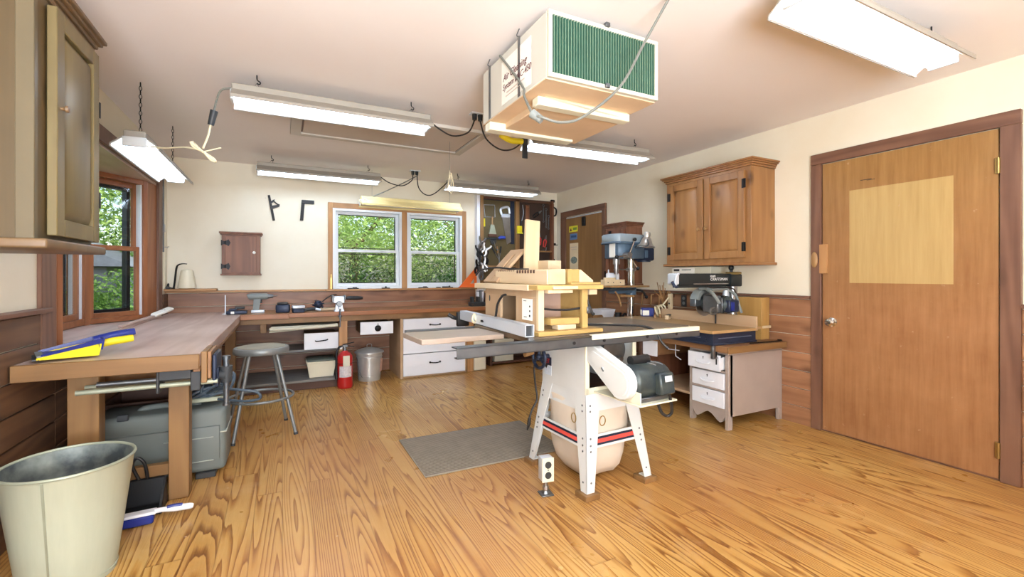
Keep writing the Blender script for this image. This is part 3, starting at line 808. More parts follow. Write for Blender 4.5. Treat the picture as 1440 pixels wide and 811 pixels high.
def ceiling_outlet(label, x, y):
    r = root('ceiling_outlet', label, 'outlet', (x, y, CH), None, 'ceiling outlets')
    MB().bx(x - .06, x + .06, y - .035, y + .035, CH - .008, CH, .002).put('cover_plate', M['alu'], r)
    for dx in (-.025, .022):
        MB().cyl((x + dx, y, CH - .05), (x + dx, y, CH - .008), .017, .02, 12).put('plug', M['black'], r)
    return r
ceiling_outlet('ceiling outlet with plugs before the white double window', 1.40, 5.32)
ceiling_outlet('ceiling outlet with plugs beside the hanging air filter box', 1.335, 3.23)
def cord(label, pts, r, mat, smooth=7, name='power_cord', group='lamp cords', cat='cord'):
    return solo(MB().tube(pts, r, 7, smooth), name, M[mat], label, cat, pts[0], group)
cord('dark cord from the lamp nearer the small wall cupboard to the window outlet', [(.99, 5.30, 2.31), (1.1, 5.31, 2.25), (1.25, 5.32, 2.23), (1.36, 5.32, 2.30), (1.375, 5.32, 2.37)], .006, 'cord_black')
cord('dark looped cord from the window outlet to the lamp by the tool board', [(1.425, 5.32, 2.37), (1.44, 5.3, 2.22), (1.52, 5.28, 2.14), (1.62, 5.26, 2.16), (1.77, 5.24, 2.30)], .006, 'cord_black')
cord('grey cord running from the window outlet down to the unlit lamp', [(1.42, 5.33, 2.36), (1.25, 5.38, 2.26), (1.0, 5.46, 2.13), (.84, 5.5, 2.06)], .006, 'cord_grey', 4)
cord('dark cord from the long lamp by the hatch to the outlet by the filter box', [(.95, 3.22, 2.31), (1.03, 3.225, 2.26), (1.14, 3.23, 2.225), (1.26, 3.23, 2.27), (1.31, 3.23, 2.37)], .006, 'cord_black')
cord('dark cord drooping from the filter outlet to the lamp behind the filter box', [(1.357, 3.23, 2.37), (1.40, 3.22, 2.24), (1.52, 3.22, 2.17), (1.64, 3.22, 2.19), (1.76, 3.24, 2.29)], .006, 'cord_black')
solo(MB().tube([(.815, 5.44, 2.0), (.84, 5.44, 2.06), (.90, 5.44, 2.03), (.84, 5.44, 2.0), (.78, 5.44, 2.05), (.96, 5.44, 2.0), (1.0, 5.44, 2.04), (.82, 5.44, 2.03), (.80, 5.44, 1.98)], .006, 6, 5), 'cord_bundle', M['cord_white'], 'ivory cord knotted at the end of the unlit lamp', 'cord', (.85, 5.44, 2.0))
solo(MB().bx(1.60, 1.645, 2.995, 3.005, 2.06, 2.235, .003).bx(1.60, 1.645, 2.99, 3.01, 2.225, 2.25, .003).cyl((1.622, 3.0, 2.25), (1.622, 3.0, CH), .003, None, 6), 'strap', M['black'], 'black strap dangling behind the hanging air filter box', 'strap', (1.622, 3.0, 2.06))
solo(MB().tube([(1.42, 3.0, 2.21), (1.5, 3.0, 2.18), (1.6, 3.0, 2.185)], .022, 8, 4), 'cord_wrap', M['yellow'], 'yellow wrapped cord end under the hanging air filter box', 'cord', (1.5, 3.0, 2.18))
# ivory extension cord between the long lamp and the chain-hung lamp
e = root('extension_cord', 'ivory extension cord with a bundled middle hung from the long lamp', 'cord', (-.42, 3.5, 1.95), None)
MB().tube([(-.275, 3.22, 2.315), (-.33, 3.22, 2.29), (-.36, 3.24, 2.20), (-.365, 3.25, 2.17)], .006, 7, 6).put('lamp_lead', M['cord_grey'], e, 'grey lead')
MB().cyl((-.365, 3.25, 2.175), (-.385, 3.265, 2.09), .021, .017, 12).put('connector', M['dark'], e, 'dark connector')
MB().tube([(-.385, 3.265, 2.095), (-.40, 3.27, 2.02), (-.425, 3.27, 1.945)], .006, 7, 6).put('lead', M['cord_white'], e)
b_ = MB()
for i in range(5):
    o = .007 * i
    b_.tube([(-.425, 3.265 + o * .4, 1.925), (-.465, 3.26 + o, 1.955 + o * .5), (-.485 + o * .4, 3.26, 1.975), (-.47, 3.265, 1.945), (-.425, 3.27, 1.925), (-.375, 3.27 + o, 1.895 - o * .5), (-.36, 3.27, 1.875), (-.385, 3.265, 1.88 + o * .4)], .0055, 6, 5, True)
b_.tube([(-.43, 3.265, 1.92), (-.38, 3.28, 1.945), (-.335, 3.29, 1.965)], .004, 6, 3)
b_.put('bundle', M['cord_white'], e)
MB().tube([(-.425, 3.27, 1.93), (-.52, 3.33, 1.955), (-.64, 3.45, 1.965), (-.76, 3.56, 1.99)], .005, 7, 6).put('lead', M['cord_white'], e)

# ---- hanging air filter
f = root('air_filter', 'boxy hanging air filter with a green pleated face', 'air filter', (1.38, 2.1, 2.0), None)
X0, X1, Y0, Y1 = 1.06, 1.71, 1.735, 2.48
MB().bx(X0, X1, Y0 + .02, Y1, 2.075, 2.375, .004).put('cabinet', M['filter_body'], f)
MB().bx(X0 + .10, X1 - .02, Y0 + .2, Y1 - .03, 2.035, 2.075, .004).put('bottom_panel', M['filter_under'], f)
MB().bx(X0, X1, Y0 + .025, Y1, 2.070, 2.0755, 0).put('underside', M['filter_under'], f)
MB().bx(X0 + .06, X1 - .01, Y0 + .20, Y0 + .26, 2.025, 2.068, .004).put('hanging_rail', M['cream_enamel'], f)
MB().bx(X0 + .0, X1 - .08, Y1 - .10, Y1 - .03, 2.02, 2.068, .004).put('hanging_rail', M['cream_enamel'], f)
fr = MB().bx(X0, X1, Y0, Y0 + .02, 2.355, 2.375, .002).bx(X0, X1, Y0, Y0 + .02, 2.075, 2.095, .002).bx(X0, X0 + .02, Y0, Y0 + .02, 2.095, 2.355, .002).bx(X1 - .02, X1, Y0, Y0 + .02, 2.095, 2.355, .002)
fr.put('filter_frame', M['cardboard'], f)
pl = MB()
n = 40
for i in range(n):
    x = X0 + .02 + (X1 - X0 - .04) * i / n; dx = (X1 - X0 - .04) / n
    pl.prism([(x, Y0 + .018), (x + dx * .5, Y0 + .001), (x + dx, Y0 + .018)], 2.095, 2.355, 'xy')
pf = pl.put('pleated_filter', M['green_filter'], f, 'green pleated filter')
pe = MB()
for i in range(n):
    x = X0 + .02 + (X1 - X0 - .04) * (i + .5) / n
    pe.bx(x - .0018, x + .0018, Y0 - .001, Y0 + .003, 2.095, 2.355, 0)
pe.put('pleat_edges', M['pleat_edge'], pf)
for z in (2.378, 2.088): MB().bx(1.37, 1.395, Y0 - .012, Y0 + .01, z - .01, z + .01, .002).put('clip', M['dull_steel'], f)
for x, y in ((X0, 2.02), (X0, 2.38), (X1, 2.02), (X1, 2.38)):
    s = -1 if x == X0 else 1
    MB().bx(x + s * .002 - .001, x + s * .002 + .001, y - .012, y + .012, 2.08, 2.38, 0).tube([(x + s * .003, y, 2.38), (x + s * .008, y + .012, 2.39), (x + s * .006, y, 2.405), (x, y, CH)], .003, 6, 3).put('strap_hanger', M['dull_steel'], f)
lb = MB().bx(X0 - .002, X0, 1.90, 2.22, 2.10, 2.33, 0).put('label_sheet', M['paper'], f, 'white label sheet')
rt = (R(90), 0, R(-90))
text(lb, 'lettering', 'Air Cleaning', (X0 - .003, 2.07, 2.235), rt, .052, M['ink_red'], None, .25)
text(lb, 'lettering', 'System #AC-450', (X0 - .003, 2.05, 2.185), rt, .045, M['ink_red'], None, .25)
MB().bx(X0 - .0035, X0 - .002, 1.96, 2.16, 2.147, 2.152, 0).bx(X0 - .0035, X0 - .002, 2.0, 2.17, 2.13, 2.134, 0).put('fine_print', M['pale_ink'], lb)
fc = root('filter_cord', 'grey cord with a plug looping under the hanging air filter', 'cord', (.95, 1.66, 1.85), None)
MB().tube([(1.52, 1.46, 2.418), (1.46, 1.56, 2.24), (1.35, 1.60, 2.03), (1.16, 1.61, 1.87), (1.05, 1.62, 1.83), (.965, 1.64, 1.845), (.955, 1.67, 1.858)], .006, 8, 7).put('lead', M['cord_grey'], fc)
MB().cyl((.975, 1.655, 1.838), (.945, 1.685, 1.872), .017, .02, 12).put('plug', M['grey'], fc)
MB().tube([(.945, 1.685, 1.872), (.97, 1.80, 1.99), (1.02, 1.9, 2.07), (1.05, 2.05, 2.20), (1.05, 2.226, 2.372)], .006, 8, 6).put('lead', M['cord_grey'], fc)

# ================================================================ wall cupboards
def raised_panel(mb, x0, x1, y, z0, z1, t=.022, st=.06):
    """frame-and-panel door facing -y (local)"""
    mb.bx(x0, x0 + st, y, y + t, z0, z1, .003).bx(x1 - st, x1, y, y + t, z0, z1, .003)
    mb.bx(x0 + st, x1 - st, y, y + t, z1 - st, z1, .003).bx(x0 + st, x1 - st, y, y + t, z0, z0 + st, .003)
    a, b, c, d, g = x0 + st, x1 - st, z0 + st, z1 - st, .03
    mb.bx(a, b, y + .018, y + t, c, d, 0)
    mb.hexa([(a + .004, y + .018, c + .004), (b - .004, y + .018, c + .004), (b - .004, y + .018, d - .004), (a + .004, y + .018, d - .004), (a + g, y + .003, c + g), (b - g, y + .003, c + g), (b - g, y + .003, d - g), (a + g, y + .003, d - g)])
    return mb
def crown(mb, x0, x1, y0, y1, z, h=.055, o=.04):
    prof = [(0, 0), (.008, 0), (o * .55, h * .45), (o * .8, h * .6), (o, h * .75), (o, h), (0, h)]
    for (a, b), (c, d) in zip(prof[:-1], prof[1:]):
        pass
    for i, (off, zz) in enumerate([(.010, .0), (o * .45, h * .3), (o * .75, h * .55), (o, h * .75)]):
        nz = [h * .3, h * .55, h * .75, h][i]
        mb.bx(x0 - off, x1 + off, y0 - off, y1, z + zz, z + nz, .003)
    return mb
def knob(mb, x, y, z, r=.016): return mb.lathe([(0, 0), (r * .5, 0), (r * .5, r * .7), (r, r * 1.3), (r * .9, r * 1.9), (0, r * 2.1)], (x, y, z), 14, (R(90), 0, 0))

# pine cupboard on the right wall (local x runs towards the camera, front faces -y)
c = root('wall_cabinet', 'golden pine wall cupboard with two panelled doors above the radial arm saw', 'cabinet', (RX, 2.875, 1.28), R(-90))
w, dp, hh = .455, .305, .80
MB().bx(-w, w, -dp, 0, .012, hh, .003).put('carcass', M['pine'], c)
crown(MB(), -w, w, -dp, 0, hh, .06, .045).put('crown_moulding', M['pine_y'], c)
MB().bx(-w - .02, w + .02, -dp - .03, 0, -.01, .014, .004).put('base_moulding', M['pine_y'], c)
for s in (-1, 1):
    a, b = (-w + .05, -.008) if s < 0 else (.008, w - .05)
    d = raised_panel(MB(), a, b, -dp - .022, .05, hh - .03).put('cupboard_door', M['pine'], c)
    knob(MB(), s * .04, -dp - .022, .32).put('knob', M['tool_wood'], d)
    for z in (.14, hh - .14):
        MB().bx(s * (w - .052) - .018, s * (w - .052) + .018, -dp - .026, -dp - .021, z - .038, z + .038, .001).cyl((s * (w - .05), -dp - .028, z - .038), (s * (w - .05), -dp - .028, z + .038), .005, None, 8).put('hinge', M['black_metal'], d)

# small brown cupboard by the far door
c = root('wall_cabinet', 'small brown wall cupboard between the far door and the drill press', 'cabinet', (RX, 4.19, 1.08), R(-90))
w, dp, hh = .19, .23, .66
MB().bx(-w, w, -dp, 0, .01, hh, .003).put('carcass', M['brown_cab'], c)
crown(MB(), -w, w, -dp, 0, hh, .05, .04).put('crown_moulding', M['brown_cab'], c)
MB().bx(-w - .02, w + .02, -dp - .03, 0, -.012, .012, .004).put('base_moulding', M['brown_cab'], c)
d = raised_panel(MB(), -w + .025, w - .025, -dp - .02, .03, hh - .03, .02, .055).put('cupboard_door', M['brown_cab'], c)
knob(MB(), w - .05, -dp - .02, .3, .012).put('knob', M['black_metal'], d)
for z in (.12, hh - .12): MB().bx(-w + .008, -w + .034, -dp - .024, -dp - .019, z - .035, z + .035, .001).put('hinge', M['black_metal'], d)
MB().bx(-.10, -.055, -dp - .03, -dp - .02, hh - .10, hh - .035, .002).put('latch', M['black_metal'], c)

# little brown cupboard on the end wall
c = root('wall_cabinet', 'little brown wall cupboard with black strap hinges over the end bench', 'cabinet', (-.395, BY, 1.19), 0.0)
w, dp, hh = .178, .155, .44
MB().bx(-w, w, -dp, 0, .01, hh, .003).put('carcass', M['brown_cab'], c)
MB().bx(-w - .022, w + .022, -dp - .03, 0, hh, hh + .018, .004).bx(-w - .012, w + .012, -dp - .018, 0, hh - .014, hh, .003).put('top_moulding', M['brown_cab'], c)
MB().bx(-w - .01, w + .01, -dp - .015, 0, -.006, .012, .003).put('base_moulding', M['brown_cab'], c)
d = MB().bx(-w + .035, w - .035, -dp - .016, -dp, .03, hh - .03, .002).bx(-w + .035, w - .035, -dp - .0175, -dp - .016, .03, .034, 0).put('cupboard_door', M['brown_cab'], c)
MB().sph((w - .055, -dp - .028, .24), .016).put('knob', M['paper'], d, 'white knob')
for z in (.09, hh - .10):
    MB().prism([(-w - .004, z - .03), (-w + .03, z - .014), (-w + .066, z - .036), (-w + .082, z), (-w + .066, z + .036), (-w + .03, z + .014), (-w - .004, z + .03)], -dp - .021, -dp - .016, 'xz').cyl((-w + .034, -dp - .022, z - .02), (-w + .034, -dp - .022, z + .02), .005, None, 8).put('strap_hinge', M['black_metal'], d)

# tall olive cupboard by the bay (front faces +x)
c = root('wall_cabinet', 'tall olive stained wall cupboard hung beside the bay window', 'cabinet', (LX, 2.40, 1.30), R(90))
w0, w1, dp, hh = -.26, .27, .31, .885
MB().bx(w0, w1, -dp, 0, .01, hh, .003).put('carcass', M['olive_side'], c)
MB().bx(w0 - .004, w0 + .022, -dp - .004, -dp + .045, .01, hh, .002).put('face_stile', plain('grey_stile', (98, 86, 64), .4), c)
crown(MB(), w0, w1, -dp, 0, hh, .07, .045).put('crown_moulding', M['olive_wood_y'], c)
MB().bx(w0 - .03, w1 + .03, -dp - .045, 0, -.022, .012, .008, 3).put('base_moulding', M['olive_wood_y'], c)
d = raised_panel(MB(), w0 + .085, w1 - .02, -dp - .034, .03, hh - .02, .03, .065).put('cupboard_door', M['olive_wood'], c)
knob(MB(), w0 + .11, -dp - .034, .50, .013).put('knob', M['olive_wood_y'], d)
for z in (.22, hh - .26): MB().bx(w1 - .02, w1 - .006, -dp - .036, -dp - .002, z - .035, z + .035, .001).put('hinge', M['black_metal'], d)

# ================================================================ the bench along the bay wall
BZ = .79
b = root('workbench', 'worn thick-topped wooden bench running along under the bay window', 'workbench', (-.72, 4.2, 0), None)
MB().bx(-1.055, -.372, 2.76, BY - .022, .722, BZ, .004).put('benchtop', M['bench_top'], b)
MB().bx(-1.055, -.372, 2.738, 2.76, .715, BZ + .001, .003).put('end_board', M['lumber_x'], b)
MB().bx(-.40, -.371, 2.76, 5.2, .70, .722, .002).put('front_apron', M['lumber_y'], b)
MB().bx(-.535, -.445, 2.95, 3.04, 0, .722, .003).put('leg', M['lumber'], b)
MB().bx(-.935, -.815, 2.95, 3.04, 0, .722, .003).put('leg', M['lumber'], b)
for y in (4.0, 5.2): MB().bx(-.50, -.41, y, y + .09, 0, .722, .003).put('leg', M['lumber'], b)
MB().bx(-.815, -.535, 2.97, 3.01, .13, .19, .003).put('stretcher', M['lumber_x'], b)
MB().bx(-1.055, -1.025, 3.3, 5.35, BZ, BZ + .018, .003).put('back_strip', M['bench_top'], b)

# white drawer hung under the bay bench
d = root('drawer_unit', 'white drawer unit hung under the bay bench behind the vise', 'drawers', (-.7, 3.55, .56), None)
MB().bx(-1.0, -.43, 3.22, 3.88, .56, .721, .003).put('carcass', M['lumber'], d)
q = MB().bx(-.43, -.412, 3.24, 3.86, .57, .705, .003).put('drawer_front', M['white_paint'], d)
MB().tube([(-.412, 3.42, .68), (-.385, 3.45, .665), (-.385, 3.52, .63), (-.412, 3.55, .61)], .012, 8, 4).put('pull', M['black_metal'], q, 'black pull')

# wood vise at the bench corner
v = root('bench_vise', 'wood-jawed bench vise on the near corner of the bay bench', 'vise', (-.36, 2.9, .6), None)
MB().bx(-.371, -.345, 2.79, 3.03, .635, .795, .003).put('inner_jaw', M['lumber'], v, 'yellowish wood jaw')
MB().bx(-.343, -.327, 2.79, 3.03, .655, .793, .003).put('wood_pad', M['lumber_y'], v)
MB().bx(-.325, -.305, 2.80, 3.02, .62, .775, .006).bx(-.312, -.298, 2.83, 2.93, .60, .70, .008).put('outer_jaw', M['navy'], v)
MB().bx(-.555, -.41, 2.79, 2.945, .66, .714, .006).bx(-.555, -.542, 2.785, 2.947, .60, .71, .004).bx(-.415, -.372, 2.785, 2.947, .60, .699, .004).put('mounting_bracket', M['dark'], v)
for y in (2.81, 2.925): MB().cyl((-.86, y, .635), (-.30, y, .635), .012, None, 12).put('guide_rod', M['galv'], v)
MB().cyl((-.80, 2.868, .655), (-.255, 2.868, .655), .013, None, 12).put('screw', M['dull_steel'], v)
MB().cyl((-.298, 2.868, .655), (-.27, 2.868, .655), .028, .034, 16).cyl((-.268, 2.868, .615), (-.268, 2.868, .70), .026, .03, 14).put('hub', M['dark'], v)
MB().cyl((-.268, 2.868, .50), (-.268, 2.868, .735), .014, None, 12).cyl((-.268, 2.868, .735), (-.268, 2.868, .755), .02, .02, 12).cyl((-.268, 2.868, .49), (-.268, 2.868, .505), .018, .018, 12).put('handle_bar', M['rail_steel'], v)

# grey tote case, its cord and hose under the bench
t = root('tool_case', 'grey-green plastic tool case standing under the bay bench', 'case', (-.6, 3.35, 0), None)
MB().bx(-.93, -.30, 3.19, 3.50, .03, .40, .03, 3).bx(-.90, -.33, 3.175, 3.2, .10, .30, .012, 2).put('shell', M['tote_grey'], t)
MB().bx(-.935, -.295, 3.185, 3.505, .255, .262, .003).bx(-.60, -.36, 3.172, 3.19, .10, .106, .002).bx(-.60, -.36, 3.172, 3.19, .235, .241, .002).put('seam', plain('case_seam', (164, 168, 158), .5), t)
MB().tube([(-.74, 3.34, .39), (-.72, 3.34, .405), (-.66, 3.34, .412), (-.52, 3.34, .412), (-.47, 3.34, .405), (-.45, 3.34, .39)], .018, 10, 4).put('handle', M['tote_grey'], t)
for x in (-.85, -.40): MB().bx(x - .05, x + .05, 3.18, 3.26, 0, .032, .004).put('foot', M['dark'], t)
for x in (-.50, -.78): MB().bx(x - .025, x + .025, 3.178, 3.195, .385, .42, .004).put('latch', M['dark'], t)
hz = MB()
for i in range(5):
    a = i * 1.1
    hz.tube([(-.47 + .13 * math.cos(a + k * .9) * (1 + .15 * math.sin(3 * k + i)) + .02 * i, 3.35 + .09 * math.sin(a + k * .9), .455 + .05 * math.sin(k * 1.3 + i) + .015 * i) for k in range(8)], .009, 7, 5, True)
hz.tube([(-.42, 3.3, .46), (-.33, 3.15, .52), (-.2, 3.05, .52), (-.13, 3.05, .50), (-.12, 3.06, .46), (-.2, 3.1, .445), (-.34, 3.2, .45)], .008, 7, 6)
solo(hz, 'coiled_cord', M['cord_blue'], 'slate blue power cord heaped on the grey-green tool case', 'cord', (-.45, 3.35, .41))
sc = root('metal_frame_tool', 'greenish metal tool frame lying on the grey-green tool case', 'tool', (-.42, 3.4, .42), None)  # a metal tool frame; its kind is unknown
MB().bx(-.54, -.31, 3.40, 3.44, .43, .46, .004).bx(-.54, -.31, 3.24, 3.27, .43, .455, .004).bx(-.53, -.50, 3.24, 3.44, .43, .45, .003).bx(-.34, -.31, 3.24, 3.44, .43, .45, .003).put('frame', M['galv'], sc)
MB().bx(-.47, -.38, 3.29, 3.39, .43, .50, .01).put('housing', M['black'], sc)
solo(MB().bx(-.84, -.58, 3.05, 3.14, 0, .09, .004), 'wood_block', M['lumber_x'], 'short lumber block lying before the grey-green tool case', 'block', (-.71, 3.09, 0))
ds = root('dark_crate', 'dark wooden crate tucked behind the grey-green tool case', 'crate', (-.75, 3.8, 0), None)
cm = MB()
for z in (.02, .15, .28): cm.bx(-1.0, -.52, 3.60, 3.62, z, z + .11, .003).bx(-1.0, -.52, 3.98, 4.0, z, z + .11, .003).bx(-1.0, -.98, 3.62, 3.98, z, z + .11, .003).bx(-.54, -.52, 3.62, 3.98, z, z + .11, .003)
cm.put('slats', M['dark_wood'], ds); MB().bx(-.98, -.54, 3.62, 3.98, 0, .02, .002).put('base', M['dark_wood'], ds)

# metal dustpan and brush on the floor by the leg
dp_ = root('dustpan', 'black dustpan tipped up against the lumber leg on the floor', 'dustpan', (-.62, 2.88, 0), None)
pan = MB().bx(-.72, -.54, 2.80, 2.93, .004, .010, .002)
pan.hexa([(-.72, 2.92, .004), (-.54, 2.92, .004), (-.54, 2.945, .004), (-.72, 2.945, .004), (-.71, 2.935, .135), (-.55, 2.935, .135), (-.55, 2.945, .14), (-.71, 2.945, .14)])
pan.hexa([(-.545, 2.80, .004), (-.535, 2.80, .004), (-.535, 2.945, .004), (-.545, 2.945, .004), (-.55, 2.82, .03), (-.54, 2.82, .03), (-.542, 2.945, .14), (-.55, 2.94, .14)])
pan.hexa([(-.725, 2.80, .004), (-.715, 2.80, .004), (-.715, 2.945, .004), (-.725, 2.945, .004), (-.72, 2.82, .03), (-.71, 2.82, .03), (-.71, 2.94, .14), (-.718, 2.945, .14)])
pan.put('pan', M['black'], dp_)
MB().tube([(-.655, 2.94, .14), (-.68, 2.93, .22), (-.66, 2.93, .255), (-.63, 2.93, .22), (-.62, 2.94, .14)], .008, 8, 4).put('handle', M['black'], dp_)
br = root('hand_brush', 'hand brush with blue bristles and white handle on the floor', 'brush', (-.57, 2.73, 0), R(4))
MB().bx(-.13, .02, -.03, .03, .004, .045, .006).put('bristles', M['blue'], br, 'blue bristles')
MB().bx(-.135, .03, -.026, .026, .043, .058, .006).put('head', M['white_paint'], br)
MB().tube([(.02, 0, .05), (.05, 0, .05), (.10, 0, .045), (.16, 0, .04), (.175, 0, .038)], [.012, .011, .016, .015, .008], 10, 4).put('handle', M['white_paint'], br, 'white handle')
MB().tube([(.07, 0, .054), (.10, 0, .056), (.13, 0, .052)], .011, 8, 3).put('grip', M['blue'], br, 'blue grip')

# galvanized bucket
u = root('bucket', 'tall galvanized bucket in front of the bay bench', 'bucket', (-.748, 2.384, 0), 0.0)
MB().lathe([(0, .012), (.136, .012), (.136, 0), (.142, 0), (.144, .02), (.170, .22), (.198, .445), (.203, .45), (.203, .456), (.196, .456)], (0, 0, 0), 48).put('shell', M['galv_bucket'], u)
MB().lathe([(0, .014), (.135, .014), (.167, .22), (.195, .452)], (0, 0, 0), 48).put('inside', M['galv_in'], u, 'stained inside')
MB().torus((0, 0, .455), .2, .006, None, 48, 8).put('rolled_rim', M['galv'], u)
MB().hexa([(-.012, -.144, .01), (-.006, -.1445, .01), (-.006, -.142, .01), (-.012, -.142, .01), (-.016, -.1995, .445), (-.008, -.20, .445), (-.008, -.197, .445), (-.016, -.197, .445)]).put('side_seam', M['galv'], u)
MB().torus((0, 0, .02), .1445, .003, None, 48, 6).put('base_rim', M['galv'], u)

# two plastic dustpans on the bench
def dustpan(label, loc, rz, mat, tilt, lip):
    r = root('dustpan', label, 'dustpan', loc, None, 'plastic dustpans', None, (0, tilt, rz))
    # local x runs from the open lip (0) to the handle end
    m = MB()
    Lp, h = .21, .045
    m.hexa([(0, -.09, 0), (Lp, -.08, -.010), (Lp, .08, -.010), (0, .09, 0), (0, -.09, .003), (Lp, -.08, -.006), (Lp, .08, -.006), (0, .09, .003)])
    for s in (-1, 1):
        m.hexa([(0, s * .09, 0), (Lp, s * .08, -.010), (Lp, s * .076, -.010), (0, s * .086, 0), (0, s * .092, .010), (Lp, s * .088, h), (Lp, s * .083, h), (0, s * .088, .010)])
    m.hexa([(Lp - .006, -.08, -.010), (Lp, -.08, -.010), (Lp, .08, -.010), (Lp - .006, .08, -.010), (Lp + .004, -.088, h), (Lp + .012, -.088, h), (Lp + .012, .088, h), (Lp + .004, .088, h)])
    m.put('pan', mat, r)
    MB().tube([(Lp - .02, 0, .03), (Lp + .05, 0, .042), (Lp + .11, 0, .046), (Lp + .14, 0, .048)], [.022, .020, .019, .017], 12, 4).put('handle', mat, r)
    MB().bx(-.014, .010, -.09, .09, -.002, .006, .001).put('rubber_lip', lip, r, 'rubber lip')
    return r
dustpan('yellow plastic dustpan lying on the bay bench under the blue one', (-1.015, 2.865, .802), R(20), M['yellow'], R(-2), M['dark'])
dustpan('blue plastic dustpan lying on top of the yellow one', (-1.005, 2.872, .816), R(22), M['blue'], R(-5), M['grey'])

# rule with black figures and its wooden strip
ru = root('marking_square', 'wooden strip with a pale rule head lying on the bay bench', 'rule', (-1.04, 4.6, .81), None)
MB().bx(-1.045, -1.015, 4.15, 5.15, .812, .83, .003).put('wooden_strip', M['bench_top'], ru)
hd = MB().box((-.985, 5.2, .85), (.05, .30, .02), .003, (R(8), R(18), R(-12))).put('rule_head', M['paper'], ru, 'pale rule head with black figures')
text(hd, 'figures', '1 2 3', (-.985, 5.22, .863), (R(0), R(14), R(75)), .05, M['ink'])

# stool
s = root('shop_stool', 'round grey metal stool standing before the end bench', 'stool', (-.14, 3.93, 0), R(0))
MB().lathe([(0, .60), (.17, .60), (.183, .602), (.188, .61), (.188, .636), (.182, .645), (.165, .648), (.163, .645), (0, .645)], (0, 0, 0), 40).put('seat_pan', M['stool_metal'], s)
MB().lathe([(0, .645), (.162, .645), (.160, .650), (0, .651)], (0, 0, 0), 40).put('seat_board', M['stool_seat'], s)
for k in range(4):
    a = R(-36 + 90 * k)
    ca, sa = math.cos(a), math.sin(a)
    lg = MB().cyl((.125 * ca, .125 * sa, .602), (.283 * ca, .283 * sa, .012), .0125, None, 12).put('leg', M['stool_metal'], s)
    MB().cyl((.282 * ca, .282 * sa, .016), (.286 * ca, .286 * sa, 0), .015, .016, 12).put('foot_cap', M['dark'], lg)
MB().torus((0, 0, .27), .217, .010, None, 40, 8).put('foot_ring', M['stool_metal'], s)

# ================================================================ the long end bench
b = root('workbench', 'long end bench under the white double window', 'workbench', (1.0, 5.5, 0), None)
MB().bx(-.37, 2.395, 5.20, BY - .022, .752, BZ + .003, .003).put('benchtop', M['bench_top_x'], b)
MB().bx(.06, 2.395, 5.172, 5.20, .752, BZ + .007, .003).put('front_edge', M['bench_edge'], b)
MB().bx(-.37, .06, 5.178, 5.20, .742, BZ + .003, .003).put('thick_front_edge', M['bench_edge'], b)
MB().bx(-.37, 2.395, 5.205, 5.235, .692, .752, .002).put('apron', M['lumber_x'], b)
for a, c_ in ((.548, .632), (2.02, 2.105)): MB().bx(a, c_, 5.22, 5.30, 0, .70, .003).put('post', M['casing_tan'], b)
MB().bx(-.20, -.145, 5.24, 5.30, .60, .69, .003).put('bracket', M['lumber'], b)
MB().bx(-.36, .55, 5.15, BY - .03, .08, .105, .003).put('low_shelf', M['shelf_grey'], b)
MB().bx(-.36, .55, 5.32, BY - .03, .37, .395, .003).put('middle_shelf', M['shelf_grey'], b)
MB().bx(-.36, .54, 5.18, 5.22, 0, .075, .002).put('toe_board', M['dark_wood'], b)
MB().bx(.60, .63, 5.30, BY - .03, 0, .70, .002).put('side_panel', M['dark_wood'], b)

# chest of three drawers at its far side
ch = root('drawer_chest', 'white fronted three-drawer chest built under the end bench', 'drawers', (1.62, 5.4, 0), None)
MB().bx(1.20, 1.232, 5.20, BY - .03, 0, .69, .003).bx(1.99, 2.015, 5.23, BY - .03, 0, .69, .003).bx(1.232, 1.99, 5.24, BY - .03, 0, .02, .002).bx(1.232, 1.99, 5.24, BY - .03, .67, .688, .002).bx(1.232, 1.99, BY - .06, BY - .03, 0, .67, .002).put('carcass', M['ply_y'], ch)
for za, zb in ((.525, .682), (.282, .517), (.025, .274)):
    q = MB().bx(1.236, 1.988, 5.205, 5.225, za, zb, .003).bx(1.25, 1.97, 5.225, 5.7, za + .02, zb - .03, .002).put('drawer', M['white_paint'], ch)
    zc = zb - .075 if zb - za < .2 else zb - .11
    MB().tube([(1.55, 5.205, zc), (1.56, 5.182, zc), (1.61, 5.178, zc - .004), (1.66, 5.182, zc), (1.67, 5.205, zc)], .006, 8, 4).cyl((1.55, 5.206, zc), (1.55, 5.2, zc), .012, None, 10).cyl((1.67, 5.206, zc), (1.67, 5.2, zc), .012, None, 10).put('pull', M['black_metal'], q, 'black pull')

def hung_drawer(label, x0, x1, z0, z1, y, pull):
    r = root('drawer', label, 'drawer', ((x0 + x1) / 2, y, z0), None, 'single white drawers under the end bench')
    MB().bx(x0 + .01, x1 - .01, y + .02, y + .42, z0 + .01, z1 - .01, .002).put('drawer_box', M['lumber_x'], r)
    q = MB().bx(x0, x1, y, y + .02, z0, z1, .003).put('drawer_front', M['white_paint'], r)
    xc, zc = (x0 + x1) / 2, (z0 + z1) / 2
    if pull == 'bar':
        MB().tube([(xc - .06, y, zc + .004), (xc - .05, y - .022, zc), (xc, y - .026, zc + .004), (xc + .05, y - .022, zc + .01), (xc + .06, y, zc + .014)], .006, 8, 4).put('pull', M['black_metal'], q, 'black bar pull')
    else:
        MB().lathe([(0, 0), (.036, 0), (.034, .012), (.024, .022), (0, .026)], (xc + .01, y, zc - .005), 16, (R(90), 0, 0)).put('cup_pull', M['black_metal'], q, 'black cup pull')
        MB().cyl((xc + .01, y - .003, zc + .042), (xc + .01, y, zc + .042), .008, None, 10).put('lock', M['dull_steel'], q)
    return r
hung_drawer('white drawer standing on the grey shelf behind the stool', .205, .545, .396, .57, 5.27, 'bar')
